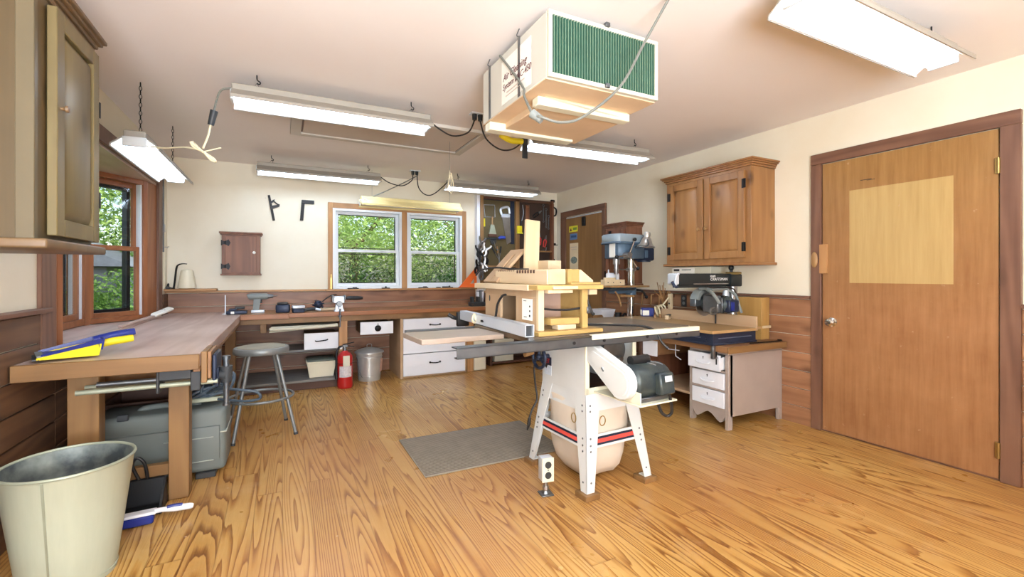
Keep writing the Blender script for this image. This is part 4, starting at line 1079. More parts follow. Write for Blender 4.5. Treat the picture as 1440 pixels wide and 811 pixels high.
hung_drawer('small white drawer with a cup pull above the lidded metal pail', .77, 1.13, .525, .665, 5.245, 'cup')
solo(MB().hexa([(-.12, 5.22, .600), (.53, 5.20, .64), (.53, 5.5, .64), (-.12, 5.5, .60), (-.10, 5.22, .662), (.53, 5.20, .664), (.53, 5.5, .664), (-.10, 5.5, .662)]).tube([(-.115, 5.20, .635), (.2, 5.19, .64), (.53, 5.185, .655)], .018, 10, 4), 'paper_pad', M['cardboard'], 'long cream paper pad shoved up under the end bench', 'paper', (.2, 5.3, .62))
tb = root('storage_tub', 'cream plastic tub with a dark lid on the low grey shelf', 'tub', (.38, 5.4, .105), None)
MB().hexa([(.255, 5.24, .106), (.49, 5.24, .106), (.49, 5.50, .106), (.255, 5.50, .106), (.232, 5.215, .262), (.515, 5.215, .262), (.515, 5.52, .262), (.232, 5.52, .262)]).put('tub', M['plastic_cream'], tb)
MB().bx(.225, .522, 5.208, 5.528, .255, .272, .004).put('rim', M['plastic_cream'], tb)
MB().bx(.235, .512, 5.22, 5.515, .272, .29, .008, 2).put('lid', M['bin_lid'], tb, 'dark grey-green lid')

# extinguisher
x = root('fire_extinguisher', 'red fire extinguisher standing at the end bench post', 'fire extinguisher', (.592, 5.10, 0), 0.0)
MB().lathe([(0, 0), (.07, 0), (.076, .01), (.078, .03), (.078, .30), (.074, .335), (.055, .365), (.03, .382), (.024, .39), (0, .39)], (0, 0, 0), 32).put('cylinder', M['red'], x)
MB().cyl((0, 0, .385), (0, 0, .43), .02, .018, 14).bx(-.022, .03, -.014, .014, .425, .45, .004).put('valve', M['dull_steel'], x)
MB().box((.035, 0, .462), (.12, .02, .008), .003, (0, R(-10), 0)).box((.04, 0, .435), (.11, .018, .008), .003, (0, R(12), 0)).put('lever', M['black_metal'], x)
MB().tube([(-.02, 0, .435), (-.06, -.02, .43), (-.085, -.03, .38), (-.088, -.025, .28), (-.086, -.02, .2), (-.085, -.02, .13)], .011, 8, 5).cyl((-.085, -.02, .17), (-.085, -.02, .10), .014, .018, 12).put('hose', M['black'], x)
MB().box((-.04, -.012, .42), (.03, .01, .03), .003).put('gauge', M['steel'], x)
MB().torus((0, 0, .26), .079, .003, None, 32, 6).put('strap', M['black'], x)
MB().box((.006, -.081, .29), (.066, .003, .11), .001, (R(-4), 0, 0)).put('inspection_tag', M['cardboard'], x, 'cream inspection tag')
tg = MB()
for i in range(9):
    a0, a1 = R(-140 + i * 11), R(-140 + (i + 1) * 11)
    tg.hexa([(r_ * math.cos(a), r_ * math.sin(a), z) for z in (.12, .235) for r_, a in ((.078, a0), (.078, a1), (.0792, a1), (.0792, a0))])
lab = tg.put('label_plate', plain('grey_label', (204, 196, 196), .5, 0, .2, 60), x, 'pale printed label')
# pail
p = root('metal_pail', 'lidded galvanized metal pail under the end bench', 'pail', (.885, 5.36, 0), 0.0)
MB().lathe([(0, 0), (.118, 0), (.122, .012), (.124, .05), (.127, .052), (.127, .06), (.124, .062), (.138, .255), (.143, .258), (.143, .272), (.139, .275), (.145, .315), (0, .315)], (0, 0, 0), 36).put('body', M['galv_bright'], p)
MB().lathe([(.156, .308), (.160, .31), (.160, .322), (.150, .33), (.10, .352), (.04, .366), (0, .368)], (0, 0, 0), 36).put('lid', M['galv_bright'], p)
MB().tube([(-.025, 0, .365), (-.022, 0, .40), (.022, 0, .40), (.025, 0, .365)], .009, 8, 3, flat=.4).put('lid_handle', M['galv_bright'], p)
MB().tube([(-.142, -.02, .27), (-.135, -.09, .20), (-.125, -.13, .12), (-.10, -.155, .06)], .004, 6, 5).put('bail', M['dull_steel'], p)
MB().box((.118, -.068, .17), (.004, .06, .15), .001, (0, R(4), R(-30))).put('paper_label', plain('pail_label', (214, 170, 150), .6, 0, .3, 40), p, 'worn coloured label')
# cream bin beyond the drawers
bn = root('plastic_bin', 'tall cream plastic bin beside the white drawer chest', 'bin', (2.2, 5.4, 0), None)
MB().bx(2.115, 2.285, 5.24, 5.62, 0, .46, .02, 3).put('bin', M['plastic_cream'], bn)
MB().bx(2.108, 2.292, 5.233, 5.627, .455, .48, .008, 2).put('lid', M['plastic_cream'], bn)
bn = root('wooden_cabinet', 'dark cabinet with open shelves in the far corner', 'cabinet', (2.7, 5.6, 0), None)
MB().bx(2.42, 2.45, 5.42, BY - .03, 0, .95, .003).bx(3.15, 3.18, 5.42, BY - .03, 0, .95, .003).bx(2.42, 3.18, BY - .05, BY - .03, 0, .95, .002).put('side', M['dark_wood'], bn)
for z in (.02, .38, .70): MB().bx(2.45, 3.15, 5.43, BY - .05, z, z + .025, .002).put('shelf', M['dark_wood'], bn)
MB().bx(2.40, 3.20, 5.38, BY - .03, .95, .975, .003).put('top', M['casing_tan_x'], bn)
solo(MB().bx(2.50, 2.78, 5.46, 5.70, .045, .33, .006).bx(2.495, 2.785, 5.455, 5.705, .30, .34, .004), 'storage_box', M['cardboard'], 'cream storage box on the bottom shelf of the dark corner cabinet', 'box', (2.64, 5.58, .045))

# ================================================================ tool board on the end wall
t = root('tool_board', 'shallow olive and brown tool board hung with hand tools', 'tool board', (2.97, BY, 1.05), None)
YB = BY - .03
MB().bx(2.45, 2.98, YB, BY, 1.06, 2.27, .002).put('left_panel', M['peg'], t, 'olive panel')
MB().bx(3.03, 3.57, YB, BY, 1.06, 2.27, .002).put('dark_panel', M['peg_dark'], t, 'dark brown panel')
MB().bx(2.365, 2.41, BY - .09, BY, 1.03, 2.28, .003).put('edge_strip', M['white_paint'], t, 'whitish edge strip')
MB().bx(2.41, 2.46, BY - .10, BY, 1.03, 2.28, .003).bx(2.97, 3.035, BY - .06, BY, 1.05, 2.27, .003).put('post', M['lumber'], t)
MB().bx(3.555, 3.585, BY - .10, BY, 1.05, 2.28, .003).put('post', M['brown_cab'], t)
MB().bx(2.46, 3.56, BY - .06, YB, 2.24, 2.28, .002).put('top_rail', M['dark_wood'], t)
MB().bx(2.46, 2.97, BY - .11, YB, 1.30, 1.32, .003).bx(3.04, 3.56, BY - .09, YB, 1.525, 1.545, .003).put('ledge', M['tool_wood'], t)
MB().bx(2.47, 2.97, YB - .004, YB, 2.235, 2.25, 0).bx(2.90, 2.96, YB - .006, YB, 1.63, 2.25, .001).put('dark_backing', M['navy'], t, 'dark strip')

YT = YB - .012
def hang(nm, label, cat, parts, loc, group='hand tools on the tool board'):
    r = root(nm, label, cat, loc, None, group)
    for pn, mb, m, lb in parts: mb.put(pn, M[m], r, lb)
    return r
hang('coping_saw', 'coping saw with square metal frame on the olive panel', 'saw', [
    ('frame', MB().tube([(2.50, YT, 1.99), (2.50, YT, 2.02), (2.485, YT, 2.16), (2.65, YT, 2.165), (2.655, YT, 2.0)], .006, 6), 'steel', None),
    ('blade', MB().bx(2.49, 2.655, YT - .002, YT + .002, 1.992, 2.0, 0), 'dull_steel', None),
    ('handle', MB().cyl((2.49, YT, 1.97), (2.49, YT, 1.86), .013, .015, 12), 'yellow', 'yellow handle')], (2.57, YT, 1.86))
hang('hand_saw', 'grey handled panel saw hanging point down on the olive panel', 'saw', [
    ('blade', MB().prism([(2.755, 2.05), (2.885, 2.06), (2.905, 1.66), (2.84, 1.62)], YT - .002, YT + .001, 'xz'), 'steel', None),
    ('handle', MB().tube([(2.755, YT - .005, 2.04), (2.74, YT - .005, 2.11), (2.79, YT - .005, 2.14), (2.86, YT - .005, 2.145), (2.88, YT - .005, 2.06)], .018, 8, 4).bx(2.75, 2.885, YT - .016, YT + .006, 2.0, 2.05, .006), 'alu', 'pale grey handle')], (2.82, YT, 1.62))
hang('whisk_broom', 'tan bench whisk broom on the olive panel', 'brush', [
    ('handle', MB().tube([(2.615, YT, 2.0), (2.612, YT, 1.93), (2.612, YT, 1.88)], [.014, .012, .02], 10, 3), 'tool_wood', None),
    ('bristles', MB().hexa([(2.555, YT - .02, 1.745), (2.67, YT - .02, 1.745), (2.67, YT + .01, 1.745), (2.555, YT + .01, 1.745), (2.59, YT - .018, 1.89), (2.635, YT - .018, 1.89), (2.635, YT + .008, 1.89), (2.59, YT + .008, 1.89)]), 'galv', None),
    ('bristle_band', MB().bx(2.55, 2.675, YT - .022, YT + .01, 1.72, 1.76, .003), 'dark_wood', None)], (2.612, YT, 1.72))
hang('hand_drill', 'hand drill with a blue grip hanging under the whisk broom', 'drill', [
    ('frame', MB().cyl((2.47, YT - .02, 1.69), (2.70, YT - .02, 1.70), .011, None, 10).lathe([(0, -.008), (.045, -.006), (.045, .006), (0, .008)], (2.62, YT - .015, 1.66), 20, (R(90), 0, 0)), 'dark', None),
    ('grip', MB().tube([(2.70, YT - .02, 1.70), (2.74, YT - .02, 1.715), (2.80, YT - .02, 1.715)], [.016, .024, .02], 12, 4), 'blue_bright', 'blue grip'),
    ('crank', MB().cyl((2.62, YT - .03, 1.66), (2.66, YT - .035, 1.54), .006, None, 8).cyl((2.66, YT - .03, 1.54), (2.66, YT - .07, 1.54), .012, None, 10), 'dull_steel', None)], (2.63, YT, 1.54))
for i, (x, a, lb) in enumerate(((2.655, .10, 'long screwdriver leaning under the hand drill'), (2.735, -.02, 'thin black chisel hanging by the grey panel saw'), (2.70, .03, 'short tan handled file hanging by the grey panel saw'))):
    m = MB().cyl((x, YT, 1.50), (x + a, YT, 1.34), .005, None, 8)
    hang('screwdriver', lb, 'tool', [('shaft', m, 'dull_steel', None), ('handle', MB().cyl((x - a * .55, YT, 1.59), (x, YT, 1.495), .013, .010, 10), ('dark', 'black', 'tool_wood')[i], None)], (x, YT, 1.34))
hang('tape_holder', 'bright yellow plastic tool hanging on the middle post', 'tool', [
    ('body', MB().bx(2.985, 3.065, BY - .085, BY - .062, 1.785, 1.89, .012, 2), 'yellow', None),
    ('edge', MB().bx(2.985, 3.075, BY - .09, BY - .062, 1.78, 1.795, .002), 'sticker_yellow', None)], (3.02, BY - .06, 1.78))
hang('garden_snips', 'dark curved snips on the dark panel beside the middle post', 'snips', [
    ('blade', MB().tube([(3.09, YT, 2.20), (3.105, YT, 2.08), (3.085, YT, 1.99), (3.06, YT, 1.93)], [.006, .011, .011, .006], 8, 4, flat=.5), 'steel', None),
    ('handle', MB().tube([(3.075, YT, 1.97), (3.06, YT, 1.88), (3.08, YT, 1.80)], .010, 8, 4), 'black', None)], (3.08, YT, 1.80))
hang('wooden_mallet', 'slim wooden batten hanging on the dark panel', 'batten', [('blade', MB().bx(3.14, 3.20, YT - .012, YT + .005, 1.86, 2.20, .003), 'brown_cab', None), ('peg', MB().cyl((3.17, YT - .03, 2.17), (3.17, YT + .01, 2.17), .007, None, 8), 'tool_wood', None)], (3.17, YT, 1.86))
def pliers(label, x, z, a, m):
    r = root('pliers', label, 'pliers', (x, YT, z), None, 'hand tools on the tool board', None, (0, a, 0))
    for s in (-1, 1): MB().tube([(s * .004, 0, 0), (s * .022, 0, -.03), (s * .018, 0, -.085), (s * .012, 0, -.115)], .0085, 8, 4).put('grip', M[m], r, 'red grip' if m == 'red_grip' else None)
    MB().sph((0, 0, .005), .017, (1, .5, 1), 12).hexa([(-.016, -.006, .01), (.016, -.006, .01), (.016, .006, .01), (-.016, .006, .01), (-.005, -.004, .065), (.005, -.004, .065), (.005, .004, .065), (-.005, .004, .065)]).put('jaw', M['dull_steel'], r)
    return r
pliers('red gripped pliers farther from the end post of the tool board', 3.375, 1.745, 0, 'red_grip')
pliers('tilted red gripped pliers close to the end post of the tool board', 3.475, 1.715, R(12), 'red_grip')
pliers('black gripped pliers high on the dark panel', 3.36, 2.10, R(55), 'black')
for i, (x, z0, z1, lb) in enumerate(((3.44, 2.215, 1.98, 'long steel wrench hanging on the dark panel'), (3.485, 2.16, 1.90, 'second steel wrench hanging slightly lower on the dark panel'), (3.53, 2.06, 1.88, 'short adjustable wrench next to the end post of the tool board'))):
    hang('wrench', lb, 'wrench', [('handle', MB().bx(x - .008, x + .008, YT - .004, YT + .004, z1 + .02, z0 - .02, .002), 'dull_steel', None), ('jaw', MB().torus((x, YT, z0), .016, .006, (R(90), 0, 0), 14, 6).torus((x, YT, z1), .012, .005, (R(90), 0, 0), 14, 6), 'dull_steel', None)], (x, YT, z1))
hang('tin_snips', 'small dark pincers below the tilted red gripped pliers', 'pliers', [('jaw', MB().tube([(3.49, YT, 1.60), (3.485, YT, 1.56), (3.47, YT, 1.548)], .008, 8, 3), 'dull_steel', None), ('grip', MB().tube([(3.44, YT - .03, 1.555), (3.40, YT - .03, 1.552)], .01, 8), 'dark', None)], (3.45, YT, 1.548))
# bar clamp on the end post
hang('bar_clamp', 'wooden bar clamp hung upright at the end post of the tool board', 'clamp', [
    ('bar', MB().bx(3.60, 3.622, BY - .05, BY - .035, 1.33, 2.25, .003), 'tool_wood', None),
    ('head', MB().bx(3.565, 3.63, BY - .06, BY - .03, 2.27, 2.31, .006).tube([(3.61, BY - .045, 2.20), (3.66, BY - .045, 2.17), (3.655, BY - .045, 2.09), (3.615, BY - .045, 2.07)], .012, 8, 4), 'black_metal', None),
    ('jaw', MB().bx(3.575, 3.65, BY - .06, BY - .03, 1.63, 1.665, .005).cyl((3.58, BY - .045, 1.64), (3.685, BY - .045, 1.64), .006, None, 8).bx(3.59, 3.63, BY - .06, BY - .03, 1.40, 1.43, .004), 'black_metal', None)], (3.61, BY - .04, 1.33))
# spring clamps bunched on the white strip
def spring_clamp(label, x, y, z, rot, m):
    r = root('spring_clamp', label, 'clamp', (x, y, z), None, 'spring clamps bunched on the tool board edge', None, rot)
    for s in (-1, 1):
        MB().tube([(s * .006, 0, -.10), (s * .03, 0, -.05), (s * .012, 0, 0), (s * .045, 0, .05), (s * .05, 0, .085)], [.007, .012, .012, .010, .009], 8, 4, flat=1.6).put('jaw_arm', M[m], r)
    MB().cyl((0, -.022, 0), (0, .022, 0), .014, None, 12).put('pivot', M['dull_steel'], r)
    return r
cl = [(2.40, 5.66, 1.62, (0, R(12), R(10)), 'steel'), (2.35, 5.66, 1.52, (R(8), R(-18), R(30)), 'dark'), (2.45, 5.65, 1.53, (0, R(24), R(-20)), 'steel'), (2.37, 5.65, 1.41, (0, R(-14), R(50)), 'dark'), (2.45, 5.66, 1.43, (0, R(-8), R(0)), 'black_metal'), (2.34, 5.66, 1.30, (0, R(20), R(20)), 'black_metal'), (2.42, 5.65, 1.33, (0, R(-22), R(-30)), 'steel'), (2.40, 5.66, 1.22, (0, R(6), R(10)), 'dull_steel')]
nm = ['topmost steel spring clamp of the bunch at the tool board edge', 'dark spring clamp just below the topmost one on the window side', 'steel spring clamp below the topmost one on the board side', 'dark spring clamp in the middle of the bunch', 'black iron spring clamp in the middle of the bunch', 'black iron spring clamp above the orange square', 'steel spring clamp near the bottom of the bunch', 'lowest dull spring clamp of the bunch at the tool board edge']
for (x, y, z, ro, m), l in zip(cl, nm): spring_clamp(l, x, y, z, ro, m)

# orange rafter square
o = MB()
p0, p1, p2 = (2.11, 1.022), (2.365, 1.022), (2.365, 1.305)
ys = BY - .075
o.prism([p0, p1, (2.365, 1.075), (2.158, 1.075)], ys, ys + .012, 'xz').prism([(2.33, 1.075), (2.365, 1.075), p2, (2.33, 1.266)], ys, ys + .012, 'xz').prism([(2.158, 1.075), (2.275, 1.075), (2.33, 1.15), (2.33, 1.266)], ys, ys + .012, 'xz')
o.bx(2.11, 2.365, ys - .012, ys + .024, 1.022, 1.032, .002)
solo(o, 'rafter_square', M['orange'], 'bright orange triangular rafter square standing on the window sill', 'square', (2.24, ys, 1.022))

# squares hung on the cream wall
r = root('try_square', 'plain black L-shaped square hung on the cream wall', 'square', (.25, BY, 1.82), None)
MB().prism([(.182, 1.82), (.218, 1.82), (.236, 2.06), (.20, 2.06)], BY - .014, BY - .008, 'xz').put('blade', M['black_metal'], r)
MB().bx(.20, .335, BY - .02, BY - .004, 2.018, 2.062, .003).put('stock', M['black'], r)
r = root('combination_square', 'black combination square with sliding head hung on the cream wall', 'square', (-.08, BY, 1.80), None)
MB().prism([(-.098, 1.80), (-.072, 1.806), (-.124, 2.092), (-.148, 2.088)], BY - .012, BY - .006, 'xz').put('blade', M['black_metal'], r)
MB().prism([(-.113, 1.93), (-.03, 1.966), (-.024, 1.990), (-.122, 1.968)], BY - .022, BY - .004, 'xz').prism([(-.124, 1.985), (-.085, 2.02), (-.075, 2.045), (-.09, 2.04), (-.132, 2.005)], BY - .022, BY - .004, 'xz').tube([(-.09, BY - .013, 2.03), (-.06, BY - .013, 2.0), (-.03, BY - .013, 1.985)], .007, 8, 3).put('head', M['black'], r)
r = root('long_level', 'slim grey level hung in the corner beside the bay jamb', 'level', (LX, 5.70, 1.45), None)
MB().bx(LX + .001, LX + .012, 5.66, 5.685, 1.42, 2.16, .002).put('beam', M['dull_steel'], r)
MB().bx(LX + .012, LX + .02, 5.655, 5.69, 1.62, 1.70, .003).tube([(LX + .02, 5.67, 1.47), (LX + .03, 5.71, 1.47), (LX + .03, 5.78, 1.48)], .005, 6, 3).put('catch', M['steel'], r)
solo(MB().bx(LX, LX + .012, 5.70, 5.80, 1.05, 2.10, .002), 'hanging_board', M['plastic_cream'], 'pale board hung beside the slim grey level in the corner', 'board', (LX, 5.75, 1.05))

# cream twine cone on the ledge
r = root('twine_cone', 'cream cone of twine on the corner ledge', 'twine', (-.885, 5.745, 1.046), 0.0)
MB().lathe([(0, 0), (.077, 0), (.079, .012), (.066, .10), (.055, .172), (.048, .186), (.02, .195), (.016, .19), (0, .19)], (0, 0, .006), 30).put('twine', M['plastic_cream'], r)
MB().lathe([(0, 0), (.07, 0), (.07, .006), (0, .006)], (0, 0, 0), 24).put('base', M['tool_wood'], r)
solo(MB().tube([(-1.0, 5.755, 1.046), (-.99, 5.755, 1.12), (-.975, 5.755, 1.26), (-.955, 5.755, 1.295), (-.92, 5.755, 1.305), (-.885, 5.755, 1.303)], [.009, .009, .009, .007, .005, .004], 8, 4), 'pry_hook', M['black_metal'], 'black hooked iron bar standing behind the cream twine cone', 'hook', (-1.0, 5.755, 1.046))
cpl = root('cable_bundle', 'black cable and plug lying on the corner ledge', 'cable', (-1.04, 5.74, 1.047), None)
MB().tube([(-1.055, 5.72, 1.053), (-1.04, 5.735, 1.10), (-1.035, 5.74, 1.06), (-1.0, 5.73, 1.053), (-.985, 5.715, 1.053)], .006, 6, 5).put('cable', M['black'], cpl)
MB().bx(-1.06, -1.02, 5.71, 5.735, 1.046, 1.066, .004).put('plug', M['dark'], cpl)
# oddments on the window sill
solo(MB().bx(.503, .528, BY - .06, BY - .035, 1.021, 1.16, .003).bx(.508, .523, BY - .06, BY - .035, 1.16, 1.20, .003), 'wood_peg', M['brass'], 'small brass coloured block standing on the sill by the window casing', 'block', (.515, BY - .05, 1.021))
solo(MB().bx(1.80, 1.86, BY - .07, BY - .05, 1.021, 1.034, .002).bx(1.88, 1.97, BY - .07, BY - .05, 1.021, 1.04, .004), 'window_crank', M['dark'], 'small dark metal catch lying on the sill by the orange square', 'catch', (1.88, BY - .06, 1.021))

# ================================================================ tools on the end bench
TZ = BZ + .0035
solo(MB().cyl((-.515, 5.42, TZ - .003), (-.515, 5.42, .985), .006, .005, 10).cyl((-.515, 5.42, TZ - .003), (-.515, 5.42, TZ + .006), .03, .02, 14), 'dowel_rod', M['white_paint'], 'thin white rod standing on the bench corner', 'rod', (-.515, 5.42, TZ))
r = root('battery_charger', 'flat black battery charger beside the thin white rod', 'charger', (-.40, 5.38, TZ), 0.0)
MB().bx(-.10, .08, -.06, .06, 0, .035, .008, 2).bx(-.08, -.01, -.05, .05, .035, .055, .006).put('body', M['navy'], r)
MB().bx(-.06, -.03, -.066, -.058, .005, .03, .002).put('label_plate', M['paper'], r)
MB().bx(-.03, .06, -.03, .03, .05, .075, .008).put('battery', M['dark'], r)
r = root('cordless_drill', 'grey cordless drill standing on its battery', 'drill', (-.22, 5.45, TZ), R(0))
MB().tube([(-.10, 0, .165), (-.08, 0, .17), (0, 0, .17), (.07, 0, .17), (.085, 0, .17)], [.026, .034, .034, .031, .024], 14, 3).put('body', M['grey'], r)
MB().cyl((.085, 0, .17), (.135, 0, .172), .024, .016, 14).cyl((.135, 0, .172), (.175, 0, .173), .006, .003, 8).put('chuck', M['dull_steel'], r)
MB().hexa([(-.055, -.02, .02), (.0, -.02, .02), (.0, .02, .02), (-.055, .02, .02), (-.045, -.02, .15), (.02, -.02, .15), (.02, .02, .15), (-.045, .02, .15)]).put('handle', M['grey'], r)
MB().bx(-.07, .055, -.035, .035, 0, .03, .008, 2).put('battery', M['alu'], r)
MB().bx(.012, .03, -.012, .012, .10, .135, .004).put('trigger', M['black'], r)
r = root('battery_pack', 'dark blue battery pack next to the grey cordless drill', 'battery', (.015, 5.36, TZ), R(-6))
MB().bx(-.075, .055, -.05, .05, 0, .085, .014, 2).put('body', M['navy'], r); MB().bx(-.06, .04, -.045, .045, .085, .108, .010, 2).put('terminal_cap', M['black'], r)
r = root('black_box', 'small dark case half behind the dark blue battery pack', 'case', (.13, 5.45, TZ), 0.0)
MB().bx(-.04, .07, -.04, .04, 0, .055, .008).put('body', M['dark'], r); MB().bx(.0, .04, -.045, -.035, .015, .03, .002).put('catch', M['dull_steel'], r)
r = root('battery_pack', 'pale topped battery pack close to the bench edge', 'battery', (.155, 5.28, TZ), R(8))
MB().bx(-.06, .05, -.04, .04, 0, .045, .006).put('body', M['navy'], r); MB().bx(-.065, .055, -.042, .042, .045, .075, .010, 2).put('cap', M['alu'], r, 'pale grey cap')
r = root('pistol_tool', 'small dark tool with pale grip near the bench edge', 'tool', (.27, 5.32, TZ), 0.0)
MB().tube([(-.06, 0, .02), (0, 0, .03), (.06, .01, .03)], .018, 10, 3).put('body', M['dark'], r); MB().tube([(.05, 0, .03), (.10, -.01, .018)], .014, 10).put('grip', M['alu'], r)
r = root('wire_brush', 'round black knobbly brush standing on the end bench', 'brush', (.355, 5.45, TZ), 0.0)
g = MB().sph((0, 0, .07), .045, (1, .8, 1), 14)
for i in range(26):
    a, q = random.uniform(0, 6.28), random.uniform(-.8, 1.2)
    d = Vector((math.cos(a) * math.cos(q), math.sin(a) * math.cos(q), math.sin(q))); g.cyl(Vector((0, 0, .07)) + d * .035, Vector((0, 0, .07)) + d * .062, .006, .004, 6)
g.put('bristles', M['navy'], r); MB().cyl((0, 0, 0), (0, 0, .04), .022, .012, 12).put('foot', M['dark'], r)
MB().tube([(.04, 0, .10), (.09, 0, .14), (.14, 0, .17), (.19, 0, .175)], .006, 8, 4).put('cable', M['black'], r)
r = root('clamp_vise', 'small silver clamp-on vise with a black handle at the bench edge', 'vise', (.55, 5.27, TZ), 0.0)
MB().bx(-.05, .05, -.05, .05, 0, .02, .004).hexa([(-.04, -.04, .02), (.04, -.04, .02), (.04, .04, .02), (-.04, .04, .02), (-.03, -.03, .09), (.03, -.03, .09), (.03, .03, .09), (-.03, .03, .09)]).bx(-.058, .055, -.04, .04, .09, .165, .008).put('body', M['alu'], r)
MB().bx(-.075, -.05, -.045, .045, .10, .175, .006).bx(.05, .07, -.045, .045, .125, .175, .006).put('jaw', M['dull_steel'], r)
MB().tube([(.07, 0, .14), (.11, 0, .142), (.2, 0, .14), (.25, 0, .14)], [.014, .022, .022, .012], 12, 4).put('handle', M['black'], r, 'black handle')
MB().cyl((.0, -.052, .085), (0, -.085, .085), .032, .028, 16).put('clamp_dial', M['dull_steel'], r)
MB().cyl((0, -.115, -.16), (0, -.115, .06), .007, None, 10).cyl((0, -.115, -.05), (0, -.115, -.035), .02, None, 12).put('clamp_screw', M['rail_steel'], r)
MB().bx(-.015, .015, -.125, -.04, .035, .055, .004).put('clamp_arm', M['alu'], r)
solo(MB().bx(.22, .60, 5.50, 5.66, TZ, TZ + .022, .003), 'wood_offcut', M['pale_y'], 'pale flat offcut lying behind the silver vise', 'offcut', (.4, 5.58, TZ))
# far corner of the end bench
r = root('pipe_stand', 'grey pipe clamp standing at the corner end of the bench', 'clamp', (2.28, 5.42, TZ), 0.0)
MB().cyl((0, 0, 0), (0, 0, .20), .018, None, 12).cyl((-.06, 0, .19), (.04, 0, .19), .006, None, 8).put('pipe', M['rail_steel'], r)
MB().bx(-.15, .06, -.05, .05, 0, .05, .006).bx(-.13, -.10, -.04, .04, .05, .12, .004).bx(-.05, -.02, -.04, .04, .05, .12, .004).put('jaw', M['dark'], r)
r = root('round_canister', 'whitish round canister lying at the corner end of the bench', 'canister', (2.36, 5.62, TZ), 0.0)
MB().lathe([(0, 0), (.05, 0), (.055, .02), (.055, .13), (.04, .16), (0, .165)], (0, 0, .04), 20).put('body', M['white_paint'], r); MB().bx(-.06, .06, -.05, .05, 0, .04, .005).put('base', M['black'], r)

# ================================================================ desk bench along the right wall
DZ = .65
b = root('workbench', 'low bench along the wall carrying the radial arm saw', 'workbench', (3.35, 3.4, 0), None)
MB().bx(2.955, RX - .052, 2.30, 4.55, .602, DZ, .004).put('benchtop', M['lumber_y'], b)
MB().bx(2.95, RX - .052, 2.285, 2.30, .60, DZ, .003).put('end_edge', M['lumber_x'], b)
MB().bx(3.06, RX - .02, 2.74, 4.5, .185, .205, .002).put('low_shelf', M['ply_y'], b)
for y in (3.24, 4.45): MB().bx(2.99, 3.07, y, y + .04, 0, .602, .003).put('support', M['dark_wood'], b)
MB().bx(3.06, RX - .02, 3.28, 3.30, .205, .602, .002).put('divider', M['brown_cab'], b)
d = root('drawer', 'white drawer hung under the low bench behind the saw motor', 'drawer', (3.2, 3.16, .46), None)
MB().bx(2.995, 3.012, 3.06, 3.235, .455, .60, .003).put('drawer_front', M['white_paint'], d); MB().bx(3.012, 3.5, 3.07, 3.225, .465, .598, .002).put('drawer_box', M['lumber_y'], d)
solo(MB().tube([(3.02, 2.86, .595), (3.02, 2.86, .50), (3.02, 2.84, .485), (3.02, 2.80, .47)], .004, 6, 3).cyl((3.02, 2.95, .54), (3.02, 2.82, .545), .004, None, 6), 'hook_rod', M['alu'], 'thin bent metal rod hanging under the low bench', 'hook', (3.02, 2.86, .47))

# taupe chest with white drawers (front faces -x)
c = root('drawer_chest', 'taupe chest with three white drawers under the radial arm saw', 'drawers', (3.69, 2.535, 0), R(-90))
w, dp = .185, .66
ca = MB().bx(w - .02, w, -dp + .02, 0, .10, .575, .003).bx(-w, -w + .02, -dp + .02, 0, .10, .575, .003).bx(-w + .02, w - .02, -.02, 0, .10, .575, .002).bx(-w, w, -dp, 0, .575, .592, .003).bx(-w + .02, w - .02, -dp + .03, -.02, .12, .14, .002)
ca.bx(w - .03, w, -dp, -dp + .05, 0, .575, .003).bx(-w, -w + .03, -dp, -dp + .05, 0, .575, .003).bx(w - .03, w, -.05, 0, 0, .10, .003).bx(-w, -w + .03, -.05, 0, 0, .1, .003)
for z in (.145, .29, .435): ca.bx(-w + .03, w - .03, -dp + .002, -dp + .02, z - .006, z + .012, .002)
ca.put('carcass', M['taupe'], c)
sc = [(-w + .03, .142), (w - .03, .142)] + [((w - .03) * math.cos(PI * k / 16), .075 + .03 * math.cos(4 * PI * k / 16) - (.045 if k in (0, 16) else 0)) for k in range(17)]
MB().prism(sc, -dp + .002, -dp + .02, 'xz').put('scalloped_apron', M['taupe'], c)
for i, (za, zb) in enumerate(((.158, .280), (.302, .425), (.447, .572))):
    o = .055 if i == 2 else .008
    q = MB().bx(-w + .033, w - .033, -dp - o, -dp - o + .016, za, zb, .003).bx(-w + .045, w - .045, -dp - o + .016, -.1, za + .01, zb - .02, .002).put('drawer', M['white_paint'], c)
    zc = (za + zb) / 2 - .008
    MB().tube([(-.06, -dp - o, zc), (-.05, -dp - o - .014, zc - .004), (0, -dp - o - .016, zc - .012), (.05, -dp - o - .014, zc - .004), (.06, -dp - o, zc)], .006, 8, 4).bx(-.07, .07, -dp - o - .003, -dp - o, zc - .006, zc + .012, .001).put('pull', M['white_paint'], q)
    MB().cyl((0, -dp - o - .004, zb - .03), (0, -dp - o, zb - .03), .005, None, 8).bx(-.002, .002, -dp - o - .004, -dp - o, zb - .045, zb - .03, 0).put('lock', M['dull_steel'], q)

